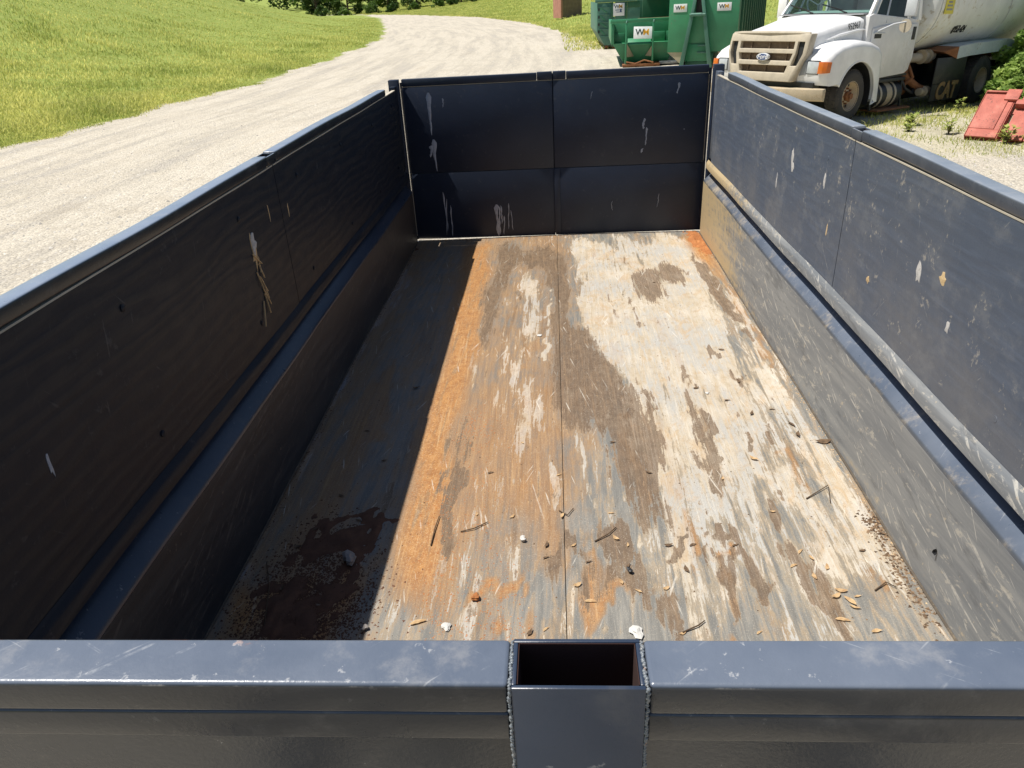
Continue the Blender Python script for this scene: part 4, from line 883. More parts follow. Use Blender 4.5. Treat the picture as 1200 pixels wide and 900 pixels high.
def oval(a, b_, x0, x1, z, n=28): return M().prism([(a * math.cos(2 * math.pi * k / n), z + b_ * math.sin(2 * math.pi * k / n)) for k in range(n)], 'x', x0, x1)
em = T(oval(.128, .062, 1.05, 1.105, 1.087), 'emblem', 'chrome', .008, par=grl); T(oval(.108, .047, 1.1051, 1.108, 1.087), 'emblem_field', 'blue', par=grl)
text('emblem_script', 'Ford', MT['signw'], .105, grl, frame((1.1085, 0, 1.090), (0, 1, 0), (0, 0, 1)), .002, .25, 1.05)
# bumper and cowl
T(M().loft([[(1.06 - .10 * abs(y) ** 3, y, .40), (1.20 - .14 * abs(y) ** 3, y, .43), (1.21 - .14 * abs(y) ** 3, y, .60), (1.05 - .1 * abs(y) ** 3, y, .615)] for y in np.linspace(-1.2, 1.2, 15)]), 'bumper', 'bumper', .01)
T(M().box(.80, .98, -1.0, 1.0, .58, .695), 'bumper_gap', 'black')
T(M().hexa([(-.62, -.86, 1.715), (-.43, -.86, 1.722), (-.43, .86, 1.722), (-.62, .86, 1.715), (-.66, -.86, 1.745), (-.44, -.86, 1.737), (-.44, .86, 1.737), (-.66, .86, 1.745)]), 'cowl', 'grey', .006)
# cab
cab = M().prism([(-.50, .70), (-.50, 1.70), (-.62, 1.735), (-2.24, 1.62), (-2.24, .95), (-2.12, .72), (-1.0, .66)], 'y', -.955, .955)
T(cab, 'cab_body', 'dirtywhite', .02)
T(M().loft([[(-.64, -.90, 1.72), (-.64, .90, 1.72), (-.60, .90, 1.70), (-.60, -.90, 1.70)]] * 2)if 0 else M().loft([[(x, y * w, z + (.03 if abs(y) < .5 else 0)) for y in (-1, -.5, 0, .5, 1)] + [(x, y * w, z - .07) for y in (1, 0, -1)] for x, w, z in ((-1.10, .80, 2.44), (-1.25, .83, 2.52), (-1.8, .84, 2.54), (-2.2, .83, 2.50))]), 'roof', 'white', ang=50)
for sg in (1, -1):
    T(M().beam((-.58, sg * .90, 1.70), (-1.13, sg * .80, 2.42), .055, .075), 'windscreen_pillar', 'white', .01)
    T(M().beam((-2.15, sg * .93, 1.60), (-2.13, sg * .82, 2.46), .10, .14), 'rear_pillar', 'white', .01)
T(M().box(-2.235, -2.20, -.90, .90, 1.55, 2.47), 'cab_back', 'white')
ws = T(M().loft([[(-.60, -.875, 1.735), (-.56, -.45, 1.737), (-.545, 0, 1.737), (-.56, .45, 1.737), (-.60, .875, 1.735)], [(-1.115, -.775, 2.41), (-1.085, -.4, 2.42), (-1.075, 0, 2.42), (-1.085, .4, 2.42), (-1.115, .775, 2.41)]], False, False), 'windscreen', 'glass')
T(M().tube([(-.593, -.885, 1.738), (-.55, -.45, 1.742), (-.535, 0, 1.742), (-.55, .45, 1.742), (-.593, .885, 1.738)], .016, 6), 'windscreen_seal', 'black', par=ws)
for sg in (1, -1): T(M().tube([(-.595, sg * .885, 1.74), (-1.115, sg * .785, 2.415)], .014, 6), 'windscreen_seal', 'black', par=ws)
for y0 in (-.30, .38):
    wp = T(M().tube([(-.49, y0 + .12, 1.755), (-.58, y0 - .05, 1.79), (-.66, y0 - .24, 1.83)], [.014, .011, .008], 6), 'wiper', 'black')
    T(M().beam((-.57, y0 - .02, 1.795), (-.70, y0 - .52, 1.90), .012, .022), 'wiper_blade', 'black', par=wp)
T(M().hexa([(-.68, -.84, 1.62), (-.66, .84, 1.62), (-1.02, .84, 1.62), (-1.02, -.84, 1.62), (-.72, -.82, 1.75), (-.72, .82, 1.75), (-1.0, .82, 1.80), (-1.0, -.82, 1.80)]), 'dashboard', 'dash', .02)
sw = M().tube([(-.98 + .06 * math.sin(a), -.42 + .23 * math.cos(a), 1.90 + .2 * math.sin(a)) for a in np.linspace(0, 2 * math.pi, 25)], .017, 6, False)
for a in (.5, 2.6, 4.7): sw.beam((-.98, -.42, 1.90), (-.98 + .06 * math.sin(a), -.42 + .23 * math.cos(a), 1.90 + .2 * math.sin(a)), .03, .015)
T(sw, 'steering_wheel', 'grey')
for y in (-.45, .45): T(M().box(-1.98, -1.80, y - .26, y + .26, 1.3, 2.18).box(-1.79, -1.38, y - .26, y + .26, 1.3, 1.45), 'cab_seat', 'seat', .04)
# doors
def door(sg):
    ya, yb = sorted((sg * .957, sg * .985))
    d = T(M().prism([(-.63, 1.50), (-.63, 1.10), (-.78, .70), (-1.02, .655), (-1.98, .70), (-2.10, .76), (-2.17, 1.0), (-2.17, 1.55), (-1.2, 1.56)], 'y', ya, yb), 'door', 'dirtywhite', .012)
    T(M().hexa([(-.66, sg * .93, 1.56), (-.66, sg * .955, 1.56), (-1.76, sg * .955, 1.585), (-1.76, sg * .93, 1.585), (-.70, sg * .92, 1.60), (-.70, sg * .945, 1.60), (-1.76, sg * .94, 1.62), (-1.76, sg * .92, 1.62)]), 'window_sill', 'dirtywhite', par=d)
    g = M().raw([(-.70, sg * .938, 1.59), (-1.86, sg * .938, 1.61), (-1.80, sg * .83, 2.40), (-1.20, sg * .815, 2.38)], [(0, 1, 2, 3)]); T(g, 'window_glass', 'darkglass', par=d)
    T(M().beam((-1.06, sg * .945, 1.58), (-1.32, sg * .838, 2.36), .03, .03), 'window_divider', 'chrome', par=d)
    T(M().beam((-1.83, sg * .935, 1.58), (-1.80, sg * .835, 2.42), .09, .04), 'window_frame', 'white', par=d)
    T(M().beam((-.64, sg * .925, 1.60), (-1.18, sg * .815, 2.40), .05, .04), 'window_frame', 'white', par=d)
    T(M().box(-2.10, -1.99, sg * .986 - .006, sg * .986 + .006, 1.28, 1.50), 'door_handle', 'black', .004, par=d)
    T(M().box(-.92, -.70, sg * .988 - .004, sg * .988 + .004, 1.335, 1.405), 'badge', 'black', .002, par=d)
    T(M().prism([(-.66, .655), (-.70, .63), (-2.1, .66), (-2.1, .70), (-1.02, .652)], 'y', sg * .90, sg * .97), 'door_step_trim', 'black')
door(1); door(-1)
for sg in (1, -1):
    T(M().box(-1.20, -1.12, sg * 1.22, sg * 1.42, 1.68, 2.12), 'mirror', 'chrome' if sg > 0 else 'white', .02)
    T(M().box(-1.2015, -1.2005, sg * 1.32 - .085, sg * 1.32 + .085, 1.70, 2.10), 'mirror_glass', 'glass')
    T(M().lathe([(.001, .0), (.07, .012), (.105, .05), (.11, .07), (.001, .071)], (-1.18, sg * 1.29, 1.53), 'x', 20), 'round_mirror', 'tan')
    T(M().tube([(-.66, sg * .985, 1.42), (-.94, sg * 1.17, 1.56), (-1.16, sg * 1.32, 1.60)], .015, 6), 'mirror_arm', 'chrome')
    T(M().tube([(-1.16, sg * 1.32, 1.50), (-1.16, sg * 1.32, 2.18), (-1.20, sg * .95, 2.26)], .014, 6), 'mirror_arm', 'chrome')
    T(M().tube([(-.66, sg * .985, 1.42), (-1.02, sg * .99, 1.415)], .014, 6), 'mirror_arm', 'chrome')
text('fleet_number', '952967', MT['ink'], .150, TK, frame((-.17, .885, 1.545), (-.92, .085, .10), (0, -.10, .95)), .0, 0, .72)
# chassis, fuel tank, pipes
T(M().box(-7.3, -.5, -.34, .34, .10, .98), 'underbody_shade_box', 'black', .02); T(M().box(-2.74, -2.28, -.9, .34, .10, .92), 'side_shade_box', 'black', .02); T(M().box(-4.0, -2.75, -.9, .30, .22, .9), 'tool_box', 'black', .02)  # black boxes added under the truck to keep the view beneath dark
for y in (-.42, .42): T(M().box(-7.4, .9, y - .04, y + .04, .58, .80), 'chassis_rail', 'black')
T(M().tube([(0, -1.0, RW), (0, 1.0, RW)], .06, 10), 'front_axle', 'rust'); T(M().tube([(-4.80, -.9, RW + .02), (-4.80, .9, RW + .02)], .09, 10), 'rear_axle', 'rust')
ft = T(M().lathe([(.001, 0), (.20, 0), (.235, .025), (.235, 1.0), (.20, 1.03), (.001, 1.03)], (-1.98, .80, .34), 'x', 24), 'fuel_tank', 'black', ang=40)
for x in (-1.75, -1.25): T(M().lathe([(.236, 0), (.243, 0), (.243, .06), (.236, .06)], (x, .80, .34), 'x', 24), 'tank_strap', 'tan', par=ft)
T(M().lathe([(.236, 0), (.239, .01), (.239, .18), (.236, .19)], (-1.62, .80, .34), 'x', 24), 'tank_wrap', 'bumper', par=ft)
T(M().box(-2.05, -.80, .62, 1.0, .575, .635), 'cab_step', 'black', .01); T(M().box(-2.15, -1.0, .78, 1.14, .08, .11), 'low_step', 'rust', .006)
T(M().beam((-.95, .95, .60), (-.95, 1.0, .10), .04, .03).beam((-2.0, .95, .60), (-2.0, 1.0, .10), .04, .03), 'step_bracket', 'black')
T(M().tube([(-2.35, .55, .93), (-2.75, .75, .93), (-3.05, .80, .95), (-3.30, .8, .95)], .085, 12), 'water_pipe', 'tan')
T(M().lathe([(.13, 0), (.13, .06), (.09, .07), (.09, .2), (.13, .21), (.13, .27), (.001, .28)], (-3.12, .8, .945), 'x', 18), 'pipe_valve', 'bumper')
T(M().tube([(-2.3, .7, .78), (-2.5, .82, .55), (-2.75, .9, .40), (-2.98, 1.0, .32)], .07, 10), 'suction_hose', 'rust'); T(M().lathe([(.001, 0), (.10, 0), (.10, .12), (.07, .14), (.07, .3), (.001, .31)], (-2.95, 1.0, .32), 'x', 16), 'hose_coupling', 'bumper')
T(M().box(-2.72, -2.40, .35, .70, .50, .84), 'pump', 'rust', .04); T(M().tube([(-2.45, .7, .95), (-2.42, .85, .75), (-2.5, .9, .6), (-2.4, .8, .45)], .035, 8), 'hose', 'rust'); T(M().tube([(-2.2, .8, .62), (-2.3, .9, .4), (-2.6, .9, .30), (-2.75, .85, .45)], .03, 8), 'hose', 'black')
T(M().lathe([(.001, 0), (.1, .01), (.1, .5), (.001, .51)], (-2.75, .60, .33), 'x', 16), 'air_tank', 'rust')
# tank
def tank_ring(x, s): return [(x, 1.17 * s * math.copysign(abs(math.cos(a)) ** .9, math.cos(a)), 1.93 + .95 * s * math.copysign(abs(math.sin(a)) ** .9, math.sin(a))) for a in np.linspace(0, 2 * math.pi, 41)[:-1]]
tk = T(M().loft([tank_ring(x, s) for x, s in ((-2.28, .02), (-2.29, .4), (-2.33, .75), (-2.41, .95), (-2.45, .985), (-2.49, 1.0), (-5.2, 1.0), (-7.9, 1.0), (-8.0, .95), (-8.12, .5), (-8.14, .02))]), 'tank', 'tank', ang=50)
for x in (-2.53, -5.4, -7.85): T(M().loft([tank_ring(x - .02, 1.004), tank_ring(x - .02, 1.012), tank_ring(x + .02, 1.012), tank_ring(x + .02, 1.004)], True, False), 'tank_band', 'tank', par=tk)
def on_tank(a): return 1.17 * abs(math.cos(a)) ** .9 + .004, 1.93 + .95 * math.copysign(abs(math.sin(a)) ** .9, math.sin(a))
ya, za = on_tank(R(-30)); text('tank_number', '#952-424', MT['ink'], .20, tk, frame((-3.62, ya + .012, za), (-1, 0, 0), (0, .32, .95)), .0, .2, .66, .006)
ys, zs_ = on_tank(R(-6)); pl = T(M().box(-2.97, -2.64, 1.166, 1.176, 1.70, 2.02), 'warning_decal', 'yellow', par=tk)
for k, (z, w) in enumerate(((1.96, .11), (1.90, .07), (1.84, .10), (1.775, .11))): T(M().box(-2.805 - w, -2.805 + w, 1.1765, 1.1785, z - .016, z + .016), 'decal_print', 'grey', par=tk)
for x in (-3.4, -4.6, -6.4): T(M().box(x - .05, x + .05, -.75, .75, .80, 1.06), 'tank_saddle', 'rust')
# rear fender sheet, splash panel, mud flap
for sg in (1, -1):
    T(M().loft([[(x, sg * .78, z0), (x, sg * 1.24, z0 - .0), (x, sg * 1.24, z0 - .22), (x, sg * 1.232, z0 - .22), (x, sg * 1.232, z0 - .012), (x, sg * .78, z0 - .012)] for x, z0 in ((-3.42, 1.12), (-3.9, 1.155), (-5.6, 1.20), (-6.05, 1.10))]), 'rear_fender', 'palegrey', ang=20)
    T(M().hexa([(-3.42, sg * .8, 1.11), (-3.30, sg * .7, 1.0), (-3.30, sg * 1.1, .98), (-3.42, sg * 1.235, .90), (-3.42, sg * .8, 1.13), (-3.1, sg * .7, 1.06), (-3.1, sg * 1.1, 1.03), (-3.42, sg * 1.235, 1.12)]), 'fender_nose', 'rust', .005)
    T(M().box(-3.98, -2.78, sg * 1.17 - .012, sg * 1.17 + .012, .46, .93), 'splash_panel', 'black', .006)
    T(M().box(-3.98, -3.955, *sorted((sg * .55, sg * 1.17)), .30, .92), 'splash_panel', 'black', .004)
    fl = T(M().hexa([(-3.95, sg * 1.15, .13), (-2.80, sg * 1.15, .14), (-2.80, sg * 1.17, .14), (-3.95, sg * 1.17, .13), (-3.98, sg * 1.16, .45), (-2.78, sg * 1.16, .45), (-2.78, sg * 1.18, .45), (-3.98, sg * 1.18, .45)]), 'mud_flap', 'black')
    if sg > 0: text('flap_lettering', 'CAT', MT['catgold'], .43, fl, frame((-3.36, 1.187, .31), (-1, 0, 0), (0, 0, 1)), .018, .15, .95, .006)
T(M().box(-6.2, -6.05, -1.2, 1.2, .55, .75), 'rear_bar', 'black'); T(M().beam((-6.0, 1.15, 1.05), (-6.5, 1.2, 1.0), .06, .10), 'spray_arm', 'grey')
# wheels
def wheel(x, y, sg, dual):
    R1 = RW + (.035 if dual else 0)
    prof = [(.235, -.11), (.26, -.125), (.36, -.135), (.405, -.12), (R1, -.085), (R1 + .004, 0), (R1, .085), (.405, .12), (.36, .135), (.26, .125), (.235, .11)]
    for k in ((0, -.3) if dual else (0,)):
        t_ = T(M().lathe([(r, a) for r, a in prof], (x, y + sg * k - sg * .13, RW), 'y', 40), 'tyre', 'rubber', ang=40)
        tr = M()
        for i in range(40):
            a = 2 * math.pi * i / 40; c, s_ = math.cos(a), math.sin(a)
            for w0, w1 in ((-.10, -.03), (.03, .10)):
                p = [(x + (R1 - .012) * math.cos(a + q), y + sg * k - sg * .13 + w, RW + (R1 - .012) * math.sin(a + q)) for w in (w0, w1) for q in (-.045, .045)]; p2 = [(x + (R1 + .012) * math.cos(a + q), y + sg * k - sg * .13 + w, RW + (R1 + .012) * math.sin(a + q)) for w in (w0, w1) for q in (-.045, .045)]
                tr.hexa([p[0], p[1], p[3], p[2], p2[0], p2[1], p2[3], p2[2]])
        T(tr, 'tread', 'rubber', par=t_)
        if k == 0:
            pr = [(.255, .118), (.245, .122), (.236, .10), (.22, .02), (.20, -.02), (.16, .0), (.11, .03), (.10, .04), (.001, .042)] if not dual else [(.255, .118), (.245, .122), (.236, .10), (.215, -.06), (.17, -.10), (.12, -.10), (.001, -.10)]
            T(M().lathe([(r, a * sg) for r, a in pr], (x, y - sg * .13, RW), 'y', 32), 'rim', 'rimtan', par=t_, ang=40)
            d = .03 if not dual else -.10
            T(M().lathe([(.085, d * sg), (.08, (d + .06) * sg), (.055, (d + .075) * sg), (.05, (d + .11) * sg), (.001, (d + .112) * sg)], (x, y - sg * .13, RW), 'y', 20), 'hub', 'rust', par=t_)
            for i in range(8):
                a = 2 * math.pi * i / 8; T(M().lathe([(.017, (d - .01) * sg), (.017, (d + .035) * sg), (.001, (d + .036) * sg)], (x + .125 * math.cos(a), y - sg * .13, RW + .125 * math.sin(a)), 'y', 6), 'lug_nut', 'rust', par=t_)
            for i in range(5):
                a = 2 * math.pi * i / 5 + .6; T(M().lathe([(.001, (d - .012) * sg), (.026, (d - .012) * sg), (.026, (d - .008) * sg), (.001, (d - .0075) * sg)], (x + .185 * math.cos(a), y - sg * .13, RW + .185 * math.sin(a)), 'y', 10), 'hand_hole', 'black', par=t_)
wheel(0, 1.15, 1, False); wheel(0, -1.15, -1, False); wheel(-4.80, 1.19, 1, True); wheel(-4.80, -1.19, -1, True)

# ------------------------------------------------------------------ green waste containers
def wm_sign(root, o, xd, yd, w, h, mat='signw', small=False):
    n = Vector(xd).normalized().cross(Vector(yd).normalized()); o = Vector(o); m = frame(o, xd, yd)
    p = M().box(-w / 2, w / 2, -h / 2, h / 2, -.012, .004); p.v = [tuple(m @ Vector(q)) for q in p.v]
    s_ = p.obj('sign', MT[mat], root, .002)
    sz = h * .72 if not small else h * .42; dy = h * .02 if not small else h * .22
    def at(dx, d2=0): q = m.copy(); q.translation = m @ Vector((dx, dy + d2, .0065)); return q
    text('sign_letter', 'W', MT['wgreen'], sz, s_, at(-w * .165), sz * .020, 0, 1.02, .0015)
    text('sign_letter', 'M', MT['wgold'], sz, s_, at(w * .175), sz * .010, 0, 1.02, .0015)
    b = M()
    if small:
        for k, (x0, x1, yy) in enumerate(((-.3, .02, -.04), (.06, .3, -.04), (-.2, .1, -.20), (.1, .3, -.2))): b.box(x0 * w, x1 * w, yy * h - .012, yy * h + .012, .0045, .0075)
        b.box(.12 * w, .24 * w, -.18 * h, .02 * h, .0048, .008)
    b.v = [tuple(m @ Vector(q)) for q in b.v]
    if small: b.obj('sign_print', MT['blue'], s_)
    return s_
def G(m, root, name, mat='green', bevel=.006, **k): return m.obj(name, MT[mat], root, bevel, **k)

# the nearer roll-off container with its A-shaped hook frame
C1 = empty('rolloff_container', (5.2, 25.5, ZG), 'tall green roll-off container with A-shaped hook frame on its front, behind the truck nose', 'dumpster', (0, 0, math.atan2(-.33, .944)))
X0, X1, ZB, ZT, LC = -.55, 1.565, .475, 2.40, 8.6
G(M().box(X0, X1, 0, .05, ZB, ZT), C1, 'front_wall', 'green', .01)
for x0, x1, mm in ((X0, X0 + .05, 'green'), (X1 - .05, X1, 'greend')): G(M().box(x0, x1, .0505, LC, ZB, ZT - .1), C1, 'side_wall', mm)  # right wall painted darker because it faces away from the sun
G(M().box(X0, X1, LC, LC + .06, ZB, ZT), C1, 'rear_door')
G(M().box(X0 + .05, X1 - .05, .05, LC, ZB - .04, ZB + .02), C1, 'floor_plate', 'greend')
for x in (X0 - .04, X1 - .02): G(M().box(x, x + .06, .0, LC, ZT - .1, ZT + .02), C1, 'top_rim')
for k in range(12):
    y = .5 + k * .68
    for x in (X0 - .07, X1 + .001): G(M().box(x, x + .07, y, y + .1, ZB - .02, ZT - .105), C1, 'rib', 'green' if x < 0 else 'greend')  # right-hand ribs carry the same painted shade
for sg, x in ((1, X0), (-1, X1)): G(M().raw([(x, .02, ZB - .002), (x + sg * .55, .02, ZB - .002), (x + sg * .46, .02, .10), (x, .6, ZB - .002), (x + sg * .55, .6, ZB - .002), (x + sg * .46, .6, .10)], [(0, 1, 2), (3, 5, 4), (0, 2, 5, 3), (1, 4, 5, 2), (0, 3, 4, 1)]), C1, 'corner_gusset', 'bumper', 0)
for x in (.10, .82): G(M().box(x - .06, x + .06, .0, LC, .12, ZB - .045), C1, 'ground_rail', 'greend')
for x in (.10, .82):
    for y in (.25, LC - .3): G(M().lathe([(.001, 0), (.10, 0), (.10, .14), (.001, .14)], (x - .07, y, .10), 'x', 16), C1, 'roller', 'rust', 0)
for (xa, xb) in ((-.09, .315), (.89, .455)):
    s_ = 1 if xb > xa else -1
    G(M().hexa([(xa, -.30, .05), (xa + s_ * .05, -.30, .05), (xa + s_ * .05, -.002, .05), (xa, -.002, .05), (xb, -.22, 2.36), (xb + s_ * .04, -.22, 2.36), (xb + s_ * .04, -.002, 2.36), (xb, -.002, 2.36)]), C1, 'frame_leg', 'green', .008)
    G(M().hexa([(xa - s_ * .02, -.33, .05), (xa + s_ * .11, -.33, .05), (xa + s_ * .11, -.302, .05), (xa - s_ * .02, -.302, .05), (xb - s_ * .02, -.25, 2.36), (xb + s_ * .07, -.25, 2.36), (xb + s_ * .07, -.222, 2.36), (xb - s_ * .02, -.222, 2.36)]), C1, 'leg_flange', 'green2', .003)
G(M().prism([(.275, 1.56), (.50, 1.56), (.462, 2.36), (.312, 2.36)], 'y', -.02, -.003), C1, 'recess_shade_panel', 'black', 0)  # black sheet paints the dark recess between the legs
hk = G(M().lathe([(.001, 0), (.035, 0), (.035, .03), (.05, .05), (.05, .36), (.035, .38), (.035, .47), (.001, .48)], (.14, -.30, 1.53), 'x', 14), C1, 'hook_bar', 'green2', 0)
for z in (.66, .46): G(M().box(.40, .77, -.10, -.003, z - .025, z + .025), C1, 'rung', 'green2')
G(M().box(.02, .79, -.04, -.003, .20, .70), C1, 'lower_plate', 'green'); G(M().box(.05, .79, -.06, -.003, .08, .195), C1, 'front_sill', 'greend')
wm_sign(C1, (-.205, -.006, 1.72), (1, 0, 0), (0, 0, 1), .41, .225); wm_sign(C1, (1.115, -.006, 1.71), (1, 0, 0), (0, 0, 1), .42, .225)

# low hopper container left of it
C2 = empty('hopper_container', (3.0, 27.0, ZG), 'low green open container with two front posts and tilted white sign', 'dumpster', (0, 0, R(-3)))
G(M().box(-.03, 2.25, .0, .12, 1.335, 1.45), C2, 'front_rail', 'green', .01)
G(M().box(.0, 2.22, .60, .66, .70, 1.33), C2, 'front_wall', 'green')
for x0, x1 in ((.12, .46), (1.40, 1.80), (1.85, 2.2)): G(M().box(x0, x1, .50, .599, .70 if x0 < .2 else .72, 1.02), C2, 'front_plate', 'green')
G(M().box(.0, .10, .12, 5.0, .70, 1.33), C2, 'side_wall'); G(M().box(2.15, 2.22, .12, 5.0, .70, 1.33), C2, 'side_wall')
G(M().loft([[(.05, .2, .72), (2.2, .2, .72), (2.2, 4.9, .72), (.05, 4.9, .72)], [(.42, .35, .12), (1.9, .35, .12), (1.9, 4.4, .12), (.42, 4.4, .12)]]), C2, 'hopper', 'green')
G(M().hexa([(.55, .05, .66), (1.32, .05, .66), (1.32, .30, .70), (.55, .30, .70), (.55, .05, .69), (1.32, .05, .69), (1.32, .30, .86), (.55, .30, .86)]), C2, 'shelf', 'green')
G(M().box(1.20, 2.2, 3.6, 3.7, .72, 2.35), C2, 'inner_wall', 'greend'); G(M().box(.05, 1.195, 4.8, 4.9, .72, 1.33), C2, 'inner_wall', 'greend'); G(M().box(1.15, 2.3, 2.0, 3.7, 2.36, 2.42), C2, 'added_shade_cover', 'greend'); G(M().box(.9, 2.3, .9, 1.0, 1.36, 1.43), C2, 'inner_rail', 'rust')  # unseen cover added to shade the inner wall, whose dark green paints shade
for x in (.46, 1.34):
    G(M().hexa([(x, -.10, .05), (x + .055, -.10, .05), (x + .055, .22, .05), (x, .22, .05), (x, -.03, 1.33), (x + .055, -.03, 1.33), (x + .055, .05, 1.33), (x, .05, 1.33)]), C2, 'post', 'green')
    G(M().tube([(x + .027, -.06, 1.33), (x + .05, -.02, 1.40)], .03, 8), C2, 'post_cap', 'green2', 0)
    G(M().raw([(x + .06, -.02, .30), (x + .06 + (.25 if x < 1 else -.25), .30, .30), (x + .06, .30, .30), (x + .06, -.02, .72)], [(0, 1, 2), (0, 3, 1), (1, 3, 2), (0, 2, 3)]), C2, 'gusset', 'bumper', 0)
G(M().box(.38, 1.62, -.15, .35, .015, .09), C2, 'skid', 'rust'); G(M().box(1.62, 2.4, -.02, .35, .05, .12), C2, 'skid', 'grey')
G(M().tube([(.5, -.12, .16), (.8, -.14, .10), (1.1, -.10, .20), (1.4, -.14, .12)], .025, 8), C2, 'chain', 'rust', 0)
wm_sign(C2, (1.03, -.05, 1.03), (1, 0, -.03), (-.06, .25, 1), .60, .37)

# far container with ribbed end
C3 = empty('ribbed_container', (3.0, 36.0, ZG), 'far green container with ribbed tapering end and tall white sign', 'dumpster')
prof = [(.03, .72), (.03, 1.86), (.64, 1.86), (.64, .17), (.36, .17)]
G(M().prism(prof, 'y', .0, .06), C3, 'end_panel', 'green2'); G(M().prism([(x, z) for x, z in ((.03, .72), (.03, 1.86), (.09, 1.86), (.09, .74), (.40, .20), (.36, .17))], 'y', .061, 6), C3, 'side_wall', 'green2')
G(M().box(-.06, 3.6, -.05, .10, 1.87, 1.99), C3, 'top_rim', 'green2', .01)
for k in range(5):
    z = 1.70 - k * .29; x0 = .06 + max(0, (.80 - z) * .52)
    G(M().beam((x0, -.02, z), (.60, -.02, z - .03), .05, .05), C3, 'rib', 'green2'); 
    if k < 4: G(M().beam((x0 + .10, -.015, z - .03), (.48 - .1 * (k % 2), -.015, z - .25), .035, .035), C3, 'rib', 'green'); G(M().box(x0 + .01, x0 + .07, -.04, -.001, z - .16, z - .06), C3, 'hinge_lug', 'black', .004)
G(M().box(.641, .72, -.03, .05, .10, 1.865), C3, 'post', 'greend'); G(M().box(.62, .65, -.05, .0, .10, 1.865) if 0 else M().box(.725, .80, -.03, .04, .10, 1.30), C3, 'post', 'green2')
G(M().box(.81, 1.30, .02, .06, 1.0, 1.865), C3, 'front_panel', 'green2'); G(M().box(1.245, 1.32, -.02, .019, 1.0, 1.865), C3, 'post', 'greend'); G(M().box(1.33, 1.88, .02, .07, 1.0, 1.865), C3, 'front_panel', 'green2')
G(M().box(1.33, 1.88, .0, .019, 1.62, 1.865), C3, 'front_plate', 'greend')
G(M().box(1.89, 3.5, 1.2, 1.3, .3, 1.865), C3, 'recessed_wall', 'greend'); G(M().box(.81, 3.5, .07, 6, .25, .99), C3, 'body', 'greend'); G(M().box(3.45, 3.55, .06, 6, .2, 1.865), C3, 'side_wall', 'greend')
for x in (.45, .75): G(M().lathe([(.001, 0), (.11, 0), (.11, .13), (.001, .13)], (x - .06, .15, .11), 'x', 16), C3, 'roller', 'rust', 0)
G(M().box(.34, 1.1, .05, .25, .12, .20), C3, 'skid', 'black'); G(M().box(.36, 3.4, .3, 6, .12, .25), C3, 'skid', 'black')
wm_sign(C3, (.96, -.02, 1.57), (1, 0, 0), (0, 0, 1), .50, .50, 'signw', True)

# ------------------------------------------------------------------ red steel pieces on the ground at the right
def red_block(name, label, loc, rz, rx, parts):
    e = empty(name, loc, label, 'steel part', (R(rx), 0, R(rz)))
    for (nm, b, mat) in parts: M().box(*b).obj(nm, MT[mat], e, .008)
    return e
gz = lambda x, y: float(tz(x, y))
rz = math.degrees(math.atan2(-.67, .74))
red_block('red_steel_panel', 'faded red steel panel leaning among weeds behind the truck, left one of two', (7.45, 12.22, gz(7.45, 12.22) - .02), rz, 38, [
    ('face_plate', (.0, .34, .16, .86, .10, .125), 'red'), ('lower_plate', (.0, .42, .0, .157, .095, .122), 'red'), ('side_plate', (-.012, -.001, 0, .93, -.12, .13), 'red'), ('rib', (.343, .42, .16, .72, .06, .115), 'red'),
    ('side_plate', (.421, .435, .0, .74, -.12, .10), 'red'), ('back_plate', (.0, .42, .0, .92, -.12, .02), 'red'), ('end_lip', (.0, .30, .90, .93, .021, .13), 'red'), ('top_bracket', (.28, .47, .74, .95, .10, .15), 'red')])
red_block('red_steel_panel', 'faded red steel panel with stepped recess, right one at the edge of the view', (7.45 + .50 * .74, 12.22 - .50 * .67, gz(7.8, 11.9) - .02), rz, 38, [
    ('face_plate', (.0, .27, .0, .55, .06, .09), 'red'), ('face_plate', (.285, .75, .12, .55, .06, .095), 'red'), ('lower_plate', (.285, .75, .0, .115, .055, .085), 'red'), ('recess_plate', (-.04, .80, .555, .66, .0, .03), 'red'),
    ('cross_bar', (-.04, .85, .665, .76, .02, .13), 'red'), ('top_bracket', (.02, .17, .764, .95, .06, .12), 'red'), ('back_plate', (-.02, .80, .0, .93, -.12, -.003), 'red'), ('top_plate', (.22, .85, .80, .93, .04, .10), 'red')])

# ------------------------------------------------------------------ boarded shed far down the road
SH = empty('boarded_shed', (1.92, 74.6, float(tz(2.9, 75)) - .05), 'small brown boarded shed in the grass beside the far road bend', 'shed', (0, 0, R(22)))
M().box(.06, 2.05, .06, 1.9, 0, 2.6).obj('shed_body', MT['boards'], SH)
for k in range(9): M().box(.11 + k * .216, .11 + k * .216 + .205, .0, .055 + .01 * (k % 2) - .011, 0, 2.62).obj('board', MT['boards'], SH)
for k in range(8): M().box(-.01 - .008 * (k % 2), .055, .06 + k * .23, .06 + k * .23 + .22, -.05, 2.61).obj('board', MT['redboard'], SH)
M().box(-.06, .10, -.06, .055, -.05, 2.61).obj('corner_board', MT['redboard'], SH)
M().loft([[(-.25, -.3, 2.62), (2.3, -.3, 2.62), (2.3, 2.2, 2.62), (-.25, 2.2, 2.62)], [(-.25, -.3, 2.70), (2.3, -.3, 2.70), (2.3, 2.2, 2.95), (-.25, 2.2, 2.95)]]).obj('roof', MT['boards'], SH)

